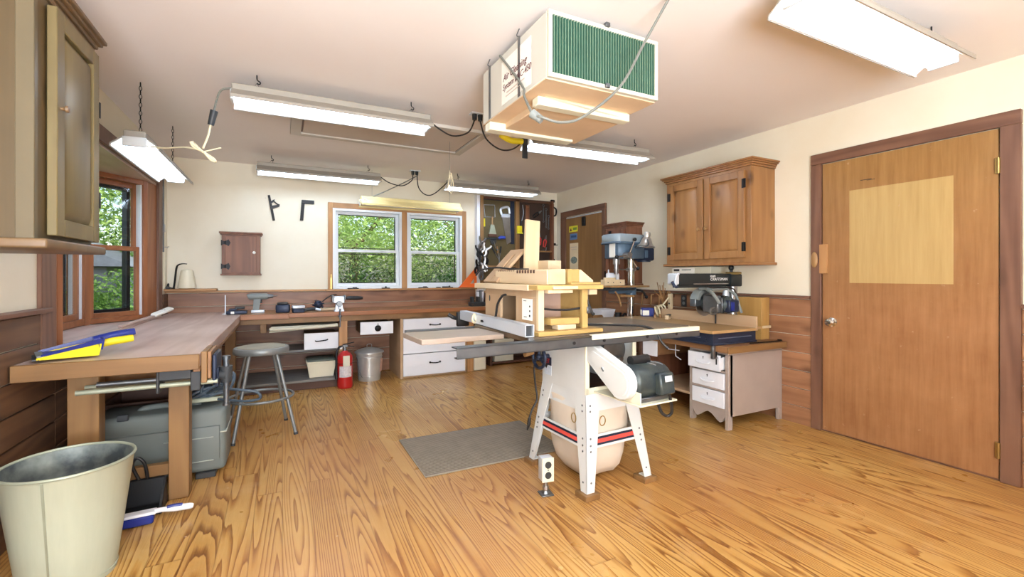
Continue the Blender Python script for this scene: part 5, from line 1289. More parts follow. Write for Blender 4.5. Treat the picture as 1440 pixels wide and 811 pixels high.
# ---- radial arm saw
r = root('radial_arm_saw', 'radial arm saw with a long black arm on the low bench', 'saw', (3.2, 2.7, DZ), None)
MB().bx(2.905, 3.40, 2.385, 2.40, .665, .744, .002).bx(2.905, 2.92, 2.40, 2.98, .665, .744, .002).bx(3.385, 3.40, 2.40, 2.98, .665, .744, .002).bx(2.905, 3.40, 2.965, 2.98, .665, .744, .002).bx(2.90, 3.41, 2.38, 2.985, .651, .667, .003).put('steel_base', M['navy'], r)
MB().bx(2.96, 3.34, 2.378, 2.386, .70, .706, .001).bx(2.898, 2.906, 2.50, 2.80, .70, .706, .001).put('rib', plain('pale_navy', (104, 112, 132), .4, .3), r)
MB().cyl((2.899, 2.90, .705), (2.91, 2.90, .705), .03, None, 20).cyl((2.896, 2.45, .69), (2.91, 2.45, .69), .01, None, 12).put('boss', M['navy'], r)
MB().bx(2.86, 3.355, 2.35, 3.60, .746, .768, .002).bx(3.375, 3.50, 2.40, 3.60, .746, .768, .002).put('table', M['saw_table_wood'], r)
MB().bx(3.355, 3.375, 2.35, 3.36, .746, .858, .002).put('fence', M['ply_y'], r)
MB().bx(3.34, 3.38, 2.72, 2.724, .769, .86, 0).put('kerf', M['dark'], r)
MB().cyl((3.475, 2.655, .66), (3.475, 2.655, 1.10), .038, None, 24).put('column', M['steel'], r)
MB().bx(3.42, 3.53, 2.60, 2.71, .668, .83, .012).put('column_support', M['navy'], r)
MB().bx(2.80, 3.40, 2.61, 2.70, 1.105, 1.20, .008, 2).bx(2.80, 3.36, 2.625, 2.685, 1.085, 1.107, .003).put('arm', M['arm_black'], r)
MB().bx(3.38, 3.52, 2.59, 2.72, 1.09, 1.195, .012, 2).cyl((3.52, 2.655, 1.14), (3.545, 2.655, 1.14), .04, .036, 20).put('column_head', M['arm_black'], r)
MB().bx(2.755, 2.80, 2.61, 2.70, 1.11, 1.20, .012, 3).tube([(2.745, 2.60, 1.10), (2.74, 2.60, 1.14), (2.755, 2.60, 1.185), (2.78, 2.60, 1.195)], .009, 8, 4).put('arm_cap', M['alu'], r, 'pale end cap')
MB().tube([(2.76, 2.60, 1.095), (2.735, 2.60, 1.10), (2.73, 2.62, 1.135)], .012, 8, 3).put('arm_lock', M['navy'], r)
MB().bx(3.44, 3.54, 2.61, 2.70, 1.195, 1.215, .006).bx(3.39, 3.48, 2.595, 2.605, 1.165, 1.20, .004).put('top_bracket', M['brass'], r)
k = MB().cyl((3.46, 2.655, 1.21), (3.46, 2.655, 1.25), .012, None, 12).tube([(3.46, 2.655, 1.245), (3.44, 2.65, 1.27), (3.41, 2.64, 1.29)], .012, 8, 3).sph((3.46, 2.655, 1.25), .024).cyl((3.425, 2.64, 1.27), (3.425, 2.64, 1.315), .013, .017, 12)
k.put('crank', M['black'], r)
ye = 2.606
text(r, 'lettering', 'SEARS', (3.17, ye, 1.177), (R(90), 0, 0), .024, M['white_ink'], None, .2)
text(r, 'lettering', 'CRAFTSMAN', (3.245, ye, 1.152), (R(90), 0, 0), .033, M['white_ink'], None, .2, 'CENTER', 1.1)
MB().bx(2.95, 3.36, 2.604, 2.61, 1.112, 1.118, 0).put('scale', M['steel'], r)
def S(*p): return tuple((x + .055, y, z + .035) for x, y, z in p)
yk = MB().box((3.245, 2.66, 1.075), (.20, .14, .03), .006)
yk.tube(S((3.09, 2.64, 1.035), (3.075, 2.56, .99), (3.09, 2.52, .92)), .014, 8, 4).tube(S((3.30, 2.64, 1.04), (3.33, 2.56, .99), (3.325, 2.52, .9), (3.33, 2.5, .84)), .011, 8, 4)
yk.put('yoke', M['grey'], r)
gd = [(3.255 + .135 * math.cos(a), .945 + .13 * math.sin(a)) for a in [R(-5 + i * 11.5) for i in range(18)]]
MB().prism(gd, 2.74, 2.80, 'xz', .004).put('blade_guard', M['rail_steel'], r)
MB().prism([(3.255 + .138 * math.cos(a), .945 + .133 * math.sin(a)) for a in [R(60 + i * 13) for i in range(9)]] + [(3.255 + .10 * math.cos(a), .945 + .095 * math.sin(a)) for a in [R(164 - i * 13) for i in range(9)]], 2.725, 2.805, 'xz', .003).put('guard_band', M['grey'], r)
MB().cyl((3.255, 2.755, .94), (3.255, 2.765, .94), .105, None, 40).put('blade', M['steel'], r)
MB().cyl((3.255, 2.74, .945), (3.255, 2.52, .945), .07, .07, 24).cyl((3.255, 2.52, .945), (3.255, 2.49, .945), .066, .045, 24).put('motor', M['motor'], r)
mm = MB()
for k in range(10):
    a = R(36 * k); mm.bx(3.253, 3.257, 2.55, 2.72, .945, 1.018, 0) if k == 0 else mm.cyl((3.255 + .071 * math.cos(a), 2.55, .945 + .071 * math.sin(a)), (3.255 + .071 * math.cos(a), 2.72, .945 + .071 * math.sin(a)), .004, None, 6)
mm.put('cooling_ribs', M['black'], r)
MB().bx(3.16, 3.205, 2.55, 2.70, .875, 1.02, .008).bx(3.175, 3.185, 2.52, 2.56, .88, 1.0, .003).put('chip_chute', M['dull_steel'], r)
MB().bx(3.205, 3.325, 2.475, 2.545, .885, .985, .008).put('switch_box', M['navy'], r)
MB().bx(3.22, 3.262, 2.470, 2.476, .90, .97, .002).put('badge', M['blue'], r)
MB().lathe([(0, 0), (.028, 0), (.026, .05), (.018, .11), (0, .115)], (3.345, 2.62, .97), 14).put('pointed_cover', M['alu'], r, 'pale cover')
MB().tube(S((3.03, 2.52, .89), (2.99, 2.52, .88), (2.98, 2.52, .85), (3.02, 2.52, .84), (3.06, 2.53, .85)), .009, 8, 4).put('handle', M['dull_steel'], r)
MB().tube([(3.05, 2.56, 1.10), (3.1, 2.56, 1.085), (3.22, 2.56, 1.085), (3.38, 2.57, 1.07), (3.425, 2.58, .98), (3.415, 2.58, .87)], .006, 8, 5).put('power_lead', M['cord_black'], r)

M['hood_ply'] = wood('dust_hood_plywood', (186, 146, 84), (140, 100, 50), 'z', 1.0, .5, 14, .6, 0, .2)
hd = root('dust_hood', 'plywood dust hood standing behind the radial arm saw', 'hood', (3.5, 2.5, DZ), None)
MB().bx(3.566, 3.655, 2.44, 2.456, .651, 1.0, .002).put('side_board', M['hood_ply'], hd)
MB().bx(3.55, 3.566, 2.44, 2.74, .651, 1.0, .002).put('back_board', M['hood_ply'], hd)
MB().bx(3.56, 3.66, 2.428, 2.44, .745, .765, .001).put('cleat', M['pale'], hd)
MB().tube([(3.25, 2.33, .656), (3.40, 2.315, .656), (3.62, 2.315, .656), (3.64, 2.36, .656)], .005, 6, 4).put('wire_hoop', M['black_metal'], hd)
gc = root('c_clamp', 'dark clamp gripping the bench edge above the open drawer', 'clamp', (2.96, 2.40, DZ), None)
MB().bx(2.925, 2.953, 2.40, 2.425, .55, .67, .003).bx(2.925, 2.99, 2.40, 2.425, .651, .668, .003).bx(2.925, 2.99, 2.40, 2.425, .545, .56, .003).put('frame', M['dull_steel'], gc)
MB().cyl((2.975, 2.412, .50), (2.975, 2.412, .60), .006, None, 8).put('screw', M['black_metal'], gc)

# white box under the pine cupboard
x = root('label_box', 'flat white box with a printed label under the pine cupboard', 'box', (3.55, 3.06, 1.19), None)
MB().bx(3.43, 3.68, 2.84, 3.30, 1.18, 1.265, .003).put('carton', M['cardboard'], x)
lb = MB().bx(3.4285, 3.43, 3.02, 3.29, 1.19, 1.255, 0).put('label_sheet', M['paper'], x)
MB().bx(3.4275, 3.4285, 3.20, 3.27, 1.225, 1.245, 0).bx(3.4275, 3.4285, 3.22, 3.27, 1.20, 1.205, 0).put('print', M['ink'], lb)
MB().bx(3.4275, 3.4285, 3.06, 3.17, 1.232, 1.242, 0).put('print', M['sage'], lb)

# wall socket on the wainscot
k = root('wall_socket', 'dark double wall socket set in the wainscot behind the radial arm saw', 'socket', (RX - .018, 3.37, .925), None)
MB().bx(RX - .023, RX - .018, 3.34, 3.41, .865, .985, .002).put('plate', M['dark'], k)
for z in (.90, .95): MB().cyl((RX - .026, 3.375, z), (RX - .022, 3.375, z), .017, None, 16).put('outlet', M['grey'], k)

# small things on the saw's rear table
s = root('wooden_stick', 'upright pale wooden stick with a hole near the wall socket', 'stick', (3.52, 3.40, .77), None)
MB().bx(3.505, 3.54, 3.385, 3.425, .769, 1.0, .003).put('stick', M['pale'], s); MB().bx(3.5, 3.512, 3.39, 3.42, 1.0, 1.02, .002).put('peg', M['tool_wood'], s)
MB().cyl((3.503, 3.405, .90), (3.506, 3.405, .90), .009, None, 12).put('hole', M['dark'], s)
s = root('blue_box', 'blue box with a white label on the saw table end', 'box', (3.33, 3.53, .769), R(-30))
MB().bx(-.06, .06, -.04, .04, 0, .085, .004).put('carton', M['blue'], s); MB().bx(-.065, -.06, -.035, .03, .015, .065, .001).bx(-.055, .01, -.043, -.04, .01, .06, .001).put('label_sheet', M['paper'], s)
s = root('coiled_cord', 'white coiled cord heaped on the saw table end', 'cord', (3.40, 3.42, .77), None)
q = MB()
for i in range(4): q.torus((3.37 + .012 * i, 3.44 - .01 * i, .82 + .006 * i), .05, .007, (R(70 + 9 * i), R(10 * i), R(40 + 20 * i)), 22, 6)
q.tube([(3.38, 3.44, .86), (3.42, 3.42, .88), (3.46, 3.41, .92), (3.50, 3.405, .96)], .008, 8, 4)
q.put('coil', M['cord_white'], s); MB().bx(3.36, 3.42, 3.38, 3.40, .769, .79, .004).put('plug', M['cord_white'], s)
s = root('wood_clip', 'pale and black clip lying before the saw fence', 'clip', (3.28, 3.2, .769), R(35))
MB().bx(-.07, .07, -.02, .02, 0, .018, .003).bx(-.07, -.04, -.02, .02, .018, .04, .003).put('body', M['pale_y'], s); MB().bx(-.05, .075, -.016, .016, .03, .042, .003).put('arm', M['dark'], s)
for i, (x_, y_, h_) in enumerate(((3.30, 3.32, .04), (3.27, 3.36, .03))): solo(MB().cyl((x_, y_, .768), (x_, y_, .768 + h_), .014, .012, 12), 'wood_dowel', M['tool_wood'], ('short thick wooden dowel before the white coiled cord', 'smaller wooden dowel end beside the thick dowel')[i], 'dowel', (x_, y_, .768), 'dowel ends')
# wooden rack of odds on the wainscot
k = root('peg_rack', 'wooden peg rack with sticks on the wainscot beside the drill press', 'rack', (RX - .018, 3.75, .88), None)
MB().bx(RX - .04, RX - .018, 3.50, 4.05, .955, .985, .003).put('rail', M['brown_cab'], k)
for i, y in enumerate((3.55, 3.66, 3.78, 3.92)): MB().tube([(RX - .04, y, .97), (RX - .075, y, .965), (RX - .08, y, .92 - .01 * i), (RX - .075, y + .01, .86)], .009, 8, 3).put('peg', M['tool_wood'], k)
tw = MB()
for i in range(9):
    a = -.6 + i * .15
    tw.tube([(RX - .06, 3.62, .86), (RX - .07, 3.62 + a * .04, .93), (RX - .07 - .02 * (i % 3), 3.62 + a * .13, 1.02 + .03 * (i % 4))], .004, 5, 3)
solo(tw, 'twig_bundle', M['casing_tan'], 'bunch of brown twigs and sticks hung by the peg rack', 'twigs', (RX - .07, 3.62, .86))

# ---- drill press
DX, DY = 3.31, 3.75
r = root('drill_press', 'blue bench drill press with three-spoke feed handle', 'drill press', (DX, DY, DZ), None)
MB().bx(DX - .24, DX + .12, DY - .13, DY + .13, DZ, DZ + .035, .012, 2).put('base', M['drill_blue'], r)
MB().cyl((DX, DY, DZ + .03), (DX, DY, 1.40), .036, None, 24).put('column', M['chrome'], r)
MB().cyl((DX, DY, DZ + .03), (DX, DY, DZ + .09), .055, .045, 20).put('column_collar', M['drill_blue'], r)
MB().cyl((DX, DY, .98), (DX, DY, 1.06), .055, None, 20).bx(DX - .27, DX + .02, DY - .05, DY + .05, .995, 1.035, .01).bx(DX - .35, DX - .09, DY - .12, DY + .12, 1.035, 1.055, .006).put('table_bracket', M['drill_blue'], r)
MB().bx(DX - .38, DX - .06, DY - .13, DY + .13, 1.03, 1.05, .004).put('table', M['dark'], r)
MB().bx(DX - .40, DX + .11, DY - .16, DY - .02, 1.062, 1.08, .002).bx(DX - .40, DX - .05, DY - .02, DY + .15, 1.062, 1.08, .002).put('wooden_table', M['tool_wood'], r, 'wooden auxiliary table')
MB().tube([(DX + .055, DY - .02, 1.03), (DX + .10, DY - .06, 1.02), (DX + .13, DY - .08, .97)], .012, 8, 3).sph((DX + .135, DY - .085, .955), .018).put('table_crank', M['black'], r)
MB().tube([(DX - .28, DY - .08, 1.02), (DX - .25, DY - .1, .96), (DX - .22, DY - .1, .87)], .009, 8, 4).cyl((DX - .2, DY - .06, .975), (DX - .02, DY - .06, .965), .014, None, 10).put('fence_rod', M['tool_wood'], r)
hd = MB().prism([(DX - .27, DY - .105), (DX - .20, DY - .14), (DX + .10, DY - .10), (DX + .12, DY), (DX + .10, DY + .10), (DX - .20, DY + .14), (DX - .27, DY + .105)], 1.36, 1.53, 'xy', .01)
hd.put('head', M['drill_blue'], r)
MB().prism([(DX - .315, DY - .09), (DX - .27, DY - .15), (DX + .06, DY - .125), (DX + .19, DY - .09), (DX + .20, DY + .09), (DX + .06, DY + .125), (DX - .27, DY + .15), (DX - .315, DY + .09)], 1.515, 1.61, 'xy', .016).put('belt_cover', M['drill_grey'], r, 'pale belt cover')
MB().prism([(DX - .32, DY - .095), (DX - .273, DY - .155), (DX + .06, DY - .13), (DX + .195, DY - .095), (DX + .205, DY + .095), (DX + .06, DY + .13), (DX - .273, DY + .155), (DX - .32, DY + .095)], 1.51, 1.53, 'xy', .004).put('cover_rim', M['drill_blue'], r)
MB().bx(DX - .277, DX - .268, DY - .07, DY + .02, 1.37, 1.51, .002).put('front_plate', M['paper'], r, 'pale printed front plate')
MB().cyl((DX - .20, DY, 1.36), (DX - .20, DY, 1.30), .034, None, 20).cyl((DX - .20, DY, 1.30), (DX - .20, DY, 1.25), .022, None, 16).cyl((DX - .20, DY, 1.25), (DX - .20, DY, 1.195), .026, .018, 16).cyl((DX - .20, DY, 1.195), (DX - .20, DY, 1.12), .005, None, 8).put('quill_and_chuck', M['steel'], r)
fh = MB().cyl((DX - .19, DY - .13, 1.39), (DX - .19, DY - .20, 1.39), .036, .03, 18)
fh.put('feed_hub', M['steel'], r)
for k in range(3):
    a = R(68 + 120 * k)
    e_ = (DX - .19 + .17 * math.cos(a), DY - .20, 1.39 + .17 * math.sin(a))
    h_ = MB().cyl((DX - .19, DY - .185, 1.39), e_, .006, None, 8).put('feed_handle', M['chrome'], r)
    MB().sph(e_, .02).put('ball_knob', M['black'], h_)
MB().cyl((DX + .16, DY - .02, 1.50), (DX + .16, DY - .02, 1.33), .075, .07, 24).bx(DX + .08, DX + .24, DY - .10, DY + .05, 1.34, 1.48, .02, 2).put('motor', M['navy'], r)
MB().bx(DX + .10, DX + .14, DY - .106, DY - .098, 1.37, 1.45, .002).put('motor_plate', M['drill_blue'], r)
MB().cyl((DX, DY, 1.23), (DX, DY, 1.26), .05, None, 20).cyl((DX - .17, DY - .02, 1.245), (DX, DY - .02, 1.245), .007, None, 8).put('depth_collar', M['steel'], r)
lm = MB().lathe([(.018, .16), (.03, .155), (.034, .13), (.03, .105), (.045, .085), (.058, .05), (.065, .03), (.09, .012), (.092, .008), (.086, .008), (.06, .03), (.03, .10), (0, .12)], (DX + .0, DY - .22, 1.47), 28, (0, R(8), 0))
lm.put('work_lamp', M['lamp_bell'], r, 'spun metal bell lamp')
MB().tube([(DX - .02, DY - .12, 1.48), (DX - .10, DY - .18, 1.47), (DX - .12, DY - .26, 1.47), (DX - .04, DY - .30, 1.49), (DX + .0, DY - .22, 1.585)], .008, 8, 5).put('lamp_arm', M['dull_steel'], r)
# things on the drill press table
s = root('drill_jig', 'pale wooden jig with holes on the drill press table', 'jig', (DX - .24, DY - .02, 1.081), 0.0)
MB().bx(-.15, .11, -.035, .035, 0, .06, .003).bx(-.10, .06, .035, .06, 0, .08, .003).put('block', M['pale'], s)
for u in (-.11, -.04, .05): MB().cyl((u, -.037, .03), (u, -.0345, .03), .006, None, 10).put('hole', M['dark'], s)
s = root('squeeze_bottle', 'white plastic bottle lying behind the drill jig', 'bottle', (DX - .16, DY + .10, 1.081), 0.0)
MB().bx(-.08, .07, -.03, .03, 0, .13, .02, 3).put('body', M['white_paint'], s); MB().cyl((-.06, 0, .13), (-.06, 0, .165), .008, .006, 10).put('spout', M['alu'], s)
# on the low bench beyond the drill press
s = root('white_tray', 'small white plastic tray on the low bench by the far door', 'tray', (3.30, 4.2, DZ), 0.0)
MB().hexa([(-.08, -.07, .05), (.08, -.07, .05), (.08, .07, .05), (-.08, .07, .05), (-.10, -.09, .15), (.10, -.09, .15), (.10, .09, .15), (-.10, .09, .15)]).put('tray', M['white_paint'], s); MB().bx(-.14, .14, -.10, .10, 0, .05, .003).put('board', M['lumber_y'], s)
s = root('shaped_offcut', 'shaped plywood offcut leaning on the low bench by the white tray', 'offcut', (3.12, 4.0, DZ), None)
MB().prism([(3.02, DZ), (3.26, DZ), (3.26, DZ + .03), (3.18, DZ + .04), (3.14, DZ + .10), (3.02, DZ + .10)], 4.02, 4.04, 'xz').put('board', M['lumber'], s)
MB().bx(3.02, 3.10, 3.98, 4.02, DZ, DZ + .02, .002).put('foot', M['lumber'], s)
s = root('router_tool', 'low black power tool on the low bench beside the drill press column', 'tool', (3.45, 4.1, DZ), 0.0)
MB().bx(-.08, .10, -.06, .06, 0, .05, .01, 2).cyl((-.02, 0, .05), (-.02, 0, .11), .04, .035, 16).put('body', M['black'], s); MB().tube([(.04, 0, .05), (.07, 0, .09), (.10, 0, .08)], .014, 8, 4).put('handle', M['dark'], s)
s = root('glove', 'blue and white folded cloth on the low bench by the far door', 'cloth', (2.99, 4.25, DZ), None)
MB().box((3.0, 4.26, DZ + .06), (.06, .16, .12), .02, (0, 0, R(20)), 2).put('fold', M['blue_bright'], s)
MB().box((2.975, 4.25, DZ + .12), (.05, .14, .03), .01, (0, 0, R(20)), 2).put('edge', M['paper'], s)

# ================================================================ mat, floor outlet
fm_ = root('floor_mat', 'ribbed grey-brown rubber mat on the floor beside the table saw', 'mat', (1.23, 2.93, 0), None)
MB().bx(.745, 1.72, 2.60, 3.27, .0005, .010, .003).put('mat', M['mat'], fm_)
m_ = MB()
for i in range(33): m_.bx(.75, 1.715, 2.607 + i * .02, 2.616 + i * .02, .009, .0125, .001)
m_.put('ribs', M['mat_rib'], fm_)
o = root('floor_outlet', 'grey double outlet box on a short post in the floor before the table saw', 'outlet', (1.275, 2.12, 0), R(-8))
MB().bx(-.035, .035, -.035, .035, 0, .008, .002).cyl((0, 0, .008), (0, 0, .022), .022, .016, 8).put('base_flange', M['dull_steel'], o)
MB().cyl((0, 0, .008), (0, 0, .085), .013, None, 14).cyl((0, 0, .03), (0, 0, .045), .019, None, 8).put('post', M['steel'], o)
MB().bx(-.033, .033, -.03, .03, .08, .205, .005, 2).put('outlet_box', M['alu'], o)
fp = MB().bx(-.034, .034, -.033, -.030, .078, .207, .002).put('face_plate', M['cream_enamel'], o)
for z in (.115, .17): MB().cyl((0, -.0365, z), (0, -.033, z), .0185, None, 18).put('receptacle', M['dark'], fp)
MB().cyl((0, -.035, .1425), (0, -.033, .1425), .004, None, 8).put('screw', M['dull_steel'], fp)

# ================================================================ table saw (own frame: x along the outfeed edge, y towards the fence handle)
SA = R(3.0)
SX, SY = 1.432, 1.962
s = root('table_saw', 'white cabinet table saw on splayed legs with a canvas dust bag', 'table saw', (SX, SY, 0), SA)
CX0, CX1, CY0, CY1, CZ0, CZ1 = .052, .425, .075, .50, .53, .835
FX, FY_ = .475, .575
MB().bx(CX0, CX0 + .004, CY0, CY1, CZ0, CZ1, 0).bx(CX1 - .004, CX1, CY0, CY1, CZ0, CZ1, 0).bx(CX0, CX1, CY1 - .004, CY1, CZ0, CZ1, 0).put('cabinet', M['white_enamel'], s)
MB().bx(CX0 - .002, CX0 + .025, CY0 - .003, CY0 + .006, CZ0, CZ1, .001).bx(CX1 - .025, CX1 + .002, CY0 - .003, CY0 + .006, CZ0, CZ1, .001).bx(CX0, CX1, CY0 - .003, CY0 + .006, CZ0, CZ0 + .035, .001).put('cabinet_opening_frame', M['cream_enamel'], s)
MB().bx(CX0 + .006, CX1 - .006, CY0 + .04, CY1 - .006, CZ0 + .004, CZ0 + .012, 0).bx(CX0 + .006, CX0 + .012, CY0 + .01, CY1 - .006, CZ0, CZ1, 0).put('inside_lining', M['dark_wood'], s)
tr = MB().lathe([(.05, -.01), (.095, -.01), (.095, .01), (.05, .01)], (.24, .17, .74), 30, (R(90), 0, 0)).bx(.12, .40, .16, .22, .70, .74, .006).cyl((.32, .14, .745), (.32, .20, .745), .085, None, 28)
tr.bx(.10, .34, .10, .13, .69, .715, .004).cyl((.33, .09, .70), (.33, .14, .70), .014, None, 12)
tr.put('trunnion', M['dull_steel'], s)
def lerp(a, b, t): return a + (b - a) * t
def corner(sx, sy, z):
    t = (z - .03) / (CZ0 - .03)
    fx = 0 if sx < 0 else FX; fy = 0 if sy < 0 else FY_
    tx = CX0 if sx < 0 else CX1; ty = CY0 if sy < 0 else CY1
    return lerp(fx, tx, t), lerp(fy, ty, t)
for sx in (-1, 1):
    for sy in (-1, 1):
        lg = MB()
        x0, y0 = corner(sx, sy, .03); x1, y1 = corner(sx, sy, CZ0 + .004)
        wb, wt, th = .052, .105, .004
        ix, iy = -sx, -sy
        lg.hexa([(x0, y0, .03), (x0 + ix * wb, y0, .03), (x0 + ix * wb, y0 + iy * th, .03), (x0, y0 + iy * th, .03), (x1, y1, CZ0), (x1 + ix * wt, y1, CZ0), (x1 + ix * wt, y1 + iy * th, CZ0), (x1, y1 + iy * th, CZ0)])
        lg.hexa([(x0, y0, .03), (x0, y0 + iy * wb, .03), (x0 + ix * th, y0 + iy * wb, .03), (x0 + ix * th, y0, .03), (x1, y1, CZ0), (x1, y1 + iy * wt, CZ0), (x1 + ix * th, y1 + iy * wt, CZ0), (x1 + ix * th, y1, CZ0)])
        lg.bx(min(x0, x0 + ix * .05), max(x0, x0 + ix * .05), min(y0, y0 + iy * .05), max(y0, y0 + iy * .05), .03, .034, 0)
        leg = lg.put('leg', M['white_enamel'], s)
        cxb, cyb = x0 + ix * .025, y0 + iy * .025
        MB().bx(cxb - .048, cxb + .048, cyb - .048, cyb + .048, 0, .03, .003).put('foot_block', M['lumber'], leg, 'wooden block')
        bt = MB()
        for zz in (.47, .44, .30, .265, .235, .08):
            bx_, by_ = corner(sx, sy, zz)
            bt.sph((bx_ + ix * .03, by_ - iy * .001, zz), .006, (1, .6, 1), 8).sph((bx_ - ix * .001, by_ + iy * .03, zz), .006, (.6, 1, 1), 8)
        bt.put('bolts', M['dull_steel'], leg)
def side_bar(nm, side, z0, z1, out, mat, par=None, inset=.0, lb=None):
    """flat bar between two legs: side 'n' near, 'f' far, 'l' left, 'r' right"""
    def pt(e, z, o):
        if side in 'nf':
            sy = -1 if side == 'n' else 1
            x, y = corner(e, sy, z); return (x - e * inset, y + sy * o, z)
        sx = -1 if side == 'l' else 1
        x, y = corner(sx, e, z); return (x + sx * o, y - e * inset, z)
    p = [pt(-1, z0, out), pt(1, z0, out), pt(1, z0, out - .004), pt(-1, z0, out - .004), pt(-1, z1, out), pt(1, z1, out), pt(1, z1, out - .004), pt(-1, z1, out - .004)]
    return MB().hexa(p).put(nm, M[mat], par or s, lb)
for sd in 'nflr':
    side_bar('skirt', sd, .435, CZ0 + .002, -.0045, 'white_enamel')
    b = side_bar('brace', sd, .245, .315, -.0045, 'white_enamel')
    side_bar('black_stripe', sd, .258, .302, -.003, 'navy', b, .052, 'black stripe')
    side_bar('red_stripe', sd, .270, .290, -.0015, 'red_stripe', b, .052, 'red stripe')
# dust bag
bag = bmesh.new()
rings = []
rr = random.Random(3)
for z, hx, hy in ((.50, .175, .205), (.47, .19, .22), (.40, .185, .222), (.33, .185, .218), (.24, .18, .212), (.15, .17, .20), (.08, .15, .172), (.035, .12, .14), (.015, .07, .085)):
    ring = []
    for k in range(32):
        a = 2 * PI * k / 32
        ca, sa = math.cos(a), math.sin(a)
        px_ = abs(ca) ** .55 * (1 if ca > 0 else -1) * hx
        py_ = abs(sa) ** .55 * (1 if sa > 0 else -1) * hy
        w_ = 1 + .025 * math.sin(5 * a + z * 14) + .012 * math.sin(9 * a - z * 30)
        ring.append(bag.verts.new((.238 + px_ * w_, .288 + py_ * w_, z + .006 * math.sin(3 * a))))
    rings.append(ring)
for A, B in zip(rings[:-1], rings[1:]):
    for k in range(32): bag.faces.new((A[k], A[(k + 1) % 32], B[(k + 1) % 32], B[k]))
bag.faces.new(rings[-1]); bag.faces.new(rings[0])
bb = MB(); bb.bm.free(); bb.bm = bag
bgo = bb.put('dust_bag', M['canvas'], s, 'cream canvas dust bag')
for e in bgo.data.edges: e.use_edge_sharp = False
for x_, y_ in ((-.001, .14), (.10, .018)):
    MB().torus((x_ + .012, y_ - .012, .40), .02, .003, (R(90), 0, R(90) if x_ < .05 else 0), 16, 6, 1, 1.3).put('bag_ring', M['brass'], bgo)
# table
MB().bx(-.31, .46, .05, .735, .842, .872, .004).put('table_top', M['cast_top'], s)
MB().bx(.463, .86, .05, .735, .842, .871, .004).put('extension_wing', M['cast_top'], s)
MB().bx(.015, .862, -.027, -.021, .846, .873, .002).bx(.015, .86, -.021, .0, .868, .873, .001).bx(.86, .866, .05, .735, .83, .868, .002).put('enamel_edge', M['cream_enamel'], s)
rl = MB().bx(-.745, .87, -.02, -.014, .812, .862, .001).bx(-.745, .015, -.02, .045, .856, .862, .001).bx(.015, .87, -.02, .045, .850, .856, .001).bx(-.745, .87, -.02, .012, .812, .818, .001)
rl.put('outfeed_rail', M['rail_steel'], s)
bt = MB()
for x_ in (-.10, .10, .42, .66): bt.cyl((x_, -.024, .838), (x_, -.018, .838), .009, None, 10)
bt.put('rail_bolts', M['black'], s)
MB().bx(-.745, .90, .745, .78, .812, .860, .003).put('fence_rail', M['rail_steel'], s)
MB().bx(-.79, -.315, .33, .66, .832, .86, .003).put('side_board', M['taupe_board'], s, 'taupe side extension board')
# fence
fen = bpy.data.objects.new('fence_tmp', None)
fm = Matrix.Translation((-.352, .045, .876)) @ Matrix.Rotation(R(-5.0), 4, 'Z')
f_ = MB().bx(0, .004, 0, 1.03, 0, .062, .001).bx(.046, .05, 0, 1.03, 0, .062, .001).bx(0, .05, 0, 1.03, .058, .062, .001).bx(0, .05, 0, 1.03, 0, .004, .001)
f_.xf(fm).put('rip_fence', M['alu'], s, 'pale aluminium rip fence')
MB().bx(.004, .046, .02, .03, .004, .058, 0).xf(fm).put('fence_core', M['dark'], s)
MB().bx(-.02, .07, 1.03, 1.06, -.05, .05, .006).tube([(.0, 1.05, .0), (-.03, 1.09, .01), (-.06, 1.11, .03)], .014, 8, 4).xf(fm).put('fence_clamp', M['black'], s)
MB().bx(.01, .04, -.02, .0, -.03, .0, .003).xf(fm).put('fence_hook', M['dull_steel'], s)
bpy.data.objects.remove(fen)
# belt guard, motor
def capsule(p, r0, q, r1, n=10):
    d = math.atan2(q[1] - p[1], q[0] - p[0]); out = []
    for i in range(n + 1): a = d + PI / 2 + PI * i / n; out.append((p[0] + r0 * math.cos(a), p[1] + r0 * math.sin(a)))
    for i in range(n + 1): a = d - PI / 2 + PI * i / n; out.append((q[0] + r1 * math.cos(a), q[1] + r1 * math.sin(a)))
    return out
gx, my = .058, -.175
MB().prism(capsule((.075, .775), .05, (my, .648), .085), gx, gx + .05, 'yz', .006).put('belt_guard', M['white_enamel'], s)
MB().prism(capsule((.02, .752), .028, (my, .648), .066), gx - .003, gx + .002, 'yz', .002).cyl((gx - .007, -.06, .70), (gx + .001, -.06, .70), .008, None, 10).put('guard_rib', M['white_enamel'], s)
MB().tube([(gx - .007, -.06, .70), (gx - .015, -.065, .705), (gx - .015, -.08, .69)], .004, 6).put('wing_nut', M['dull_steel'], s)
MB().bx(gx + .05, gx + .057, my - .10, my + .09, .55, .61, .002).bx(gx + .05, gx + .31, my - .10, my + .10, .540, .549, .002).bx(gx + .05, gx + .2, my + .09, .08, .540, .547, .002).put('motor_plate', M['cream_enamel'], s)
mo = MB().lathe([(0, 0), (.07, 0), (.085, .012), (.087, .02), (.087, .22), (.076, .243), (.04, .256), (0, .258)], (gx + .055, my, .645), 32, (0, R(90), 0)).put('motor', M['motor'], s)
MB().cyl((gx + .09, my + .01, .748), (gx + .21, my + .01, .748), .024, None, 18).put('capacitor', M['black'], mo)
MB().box((gx + .22, my - .095, .64), (.10, .05, .11), .008, (R(-8), 0, 0)).put('junction_box', M['motor'], mo)
MB().box((gx + .22, my - .123, .668), (.05, .003, .03), .001, (R(-8), 0, 0)).put('rating_plate', M['alu'], mo)
MB().bx(gx + .08, gx + .28, my - .07, my + .06, .548, .572, .004).put('motor_foot', M['dull_steel'], mo)
for x_ in (gx + .17, gx + .22): MB().cyl((x_, my + .02, .735), (x_ + .05, my - .04, .72), .006, None, 6).put('bolt', M['dull_steel'], mo)
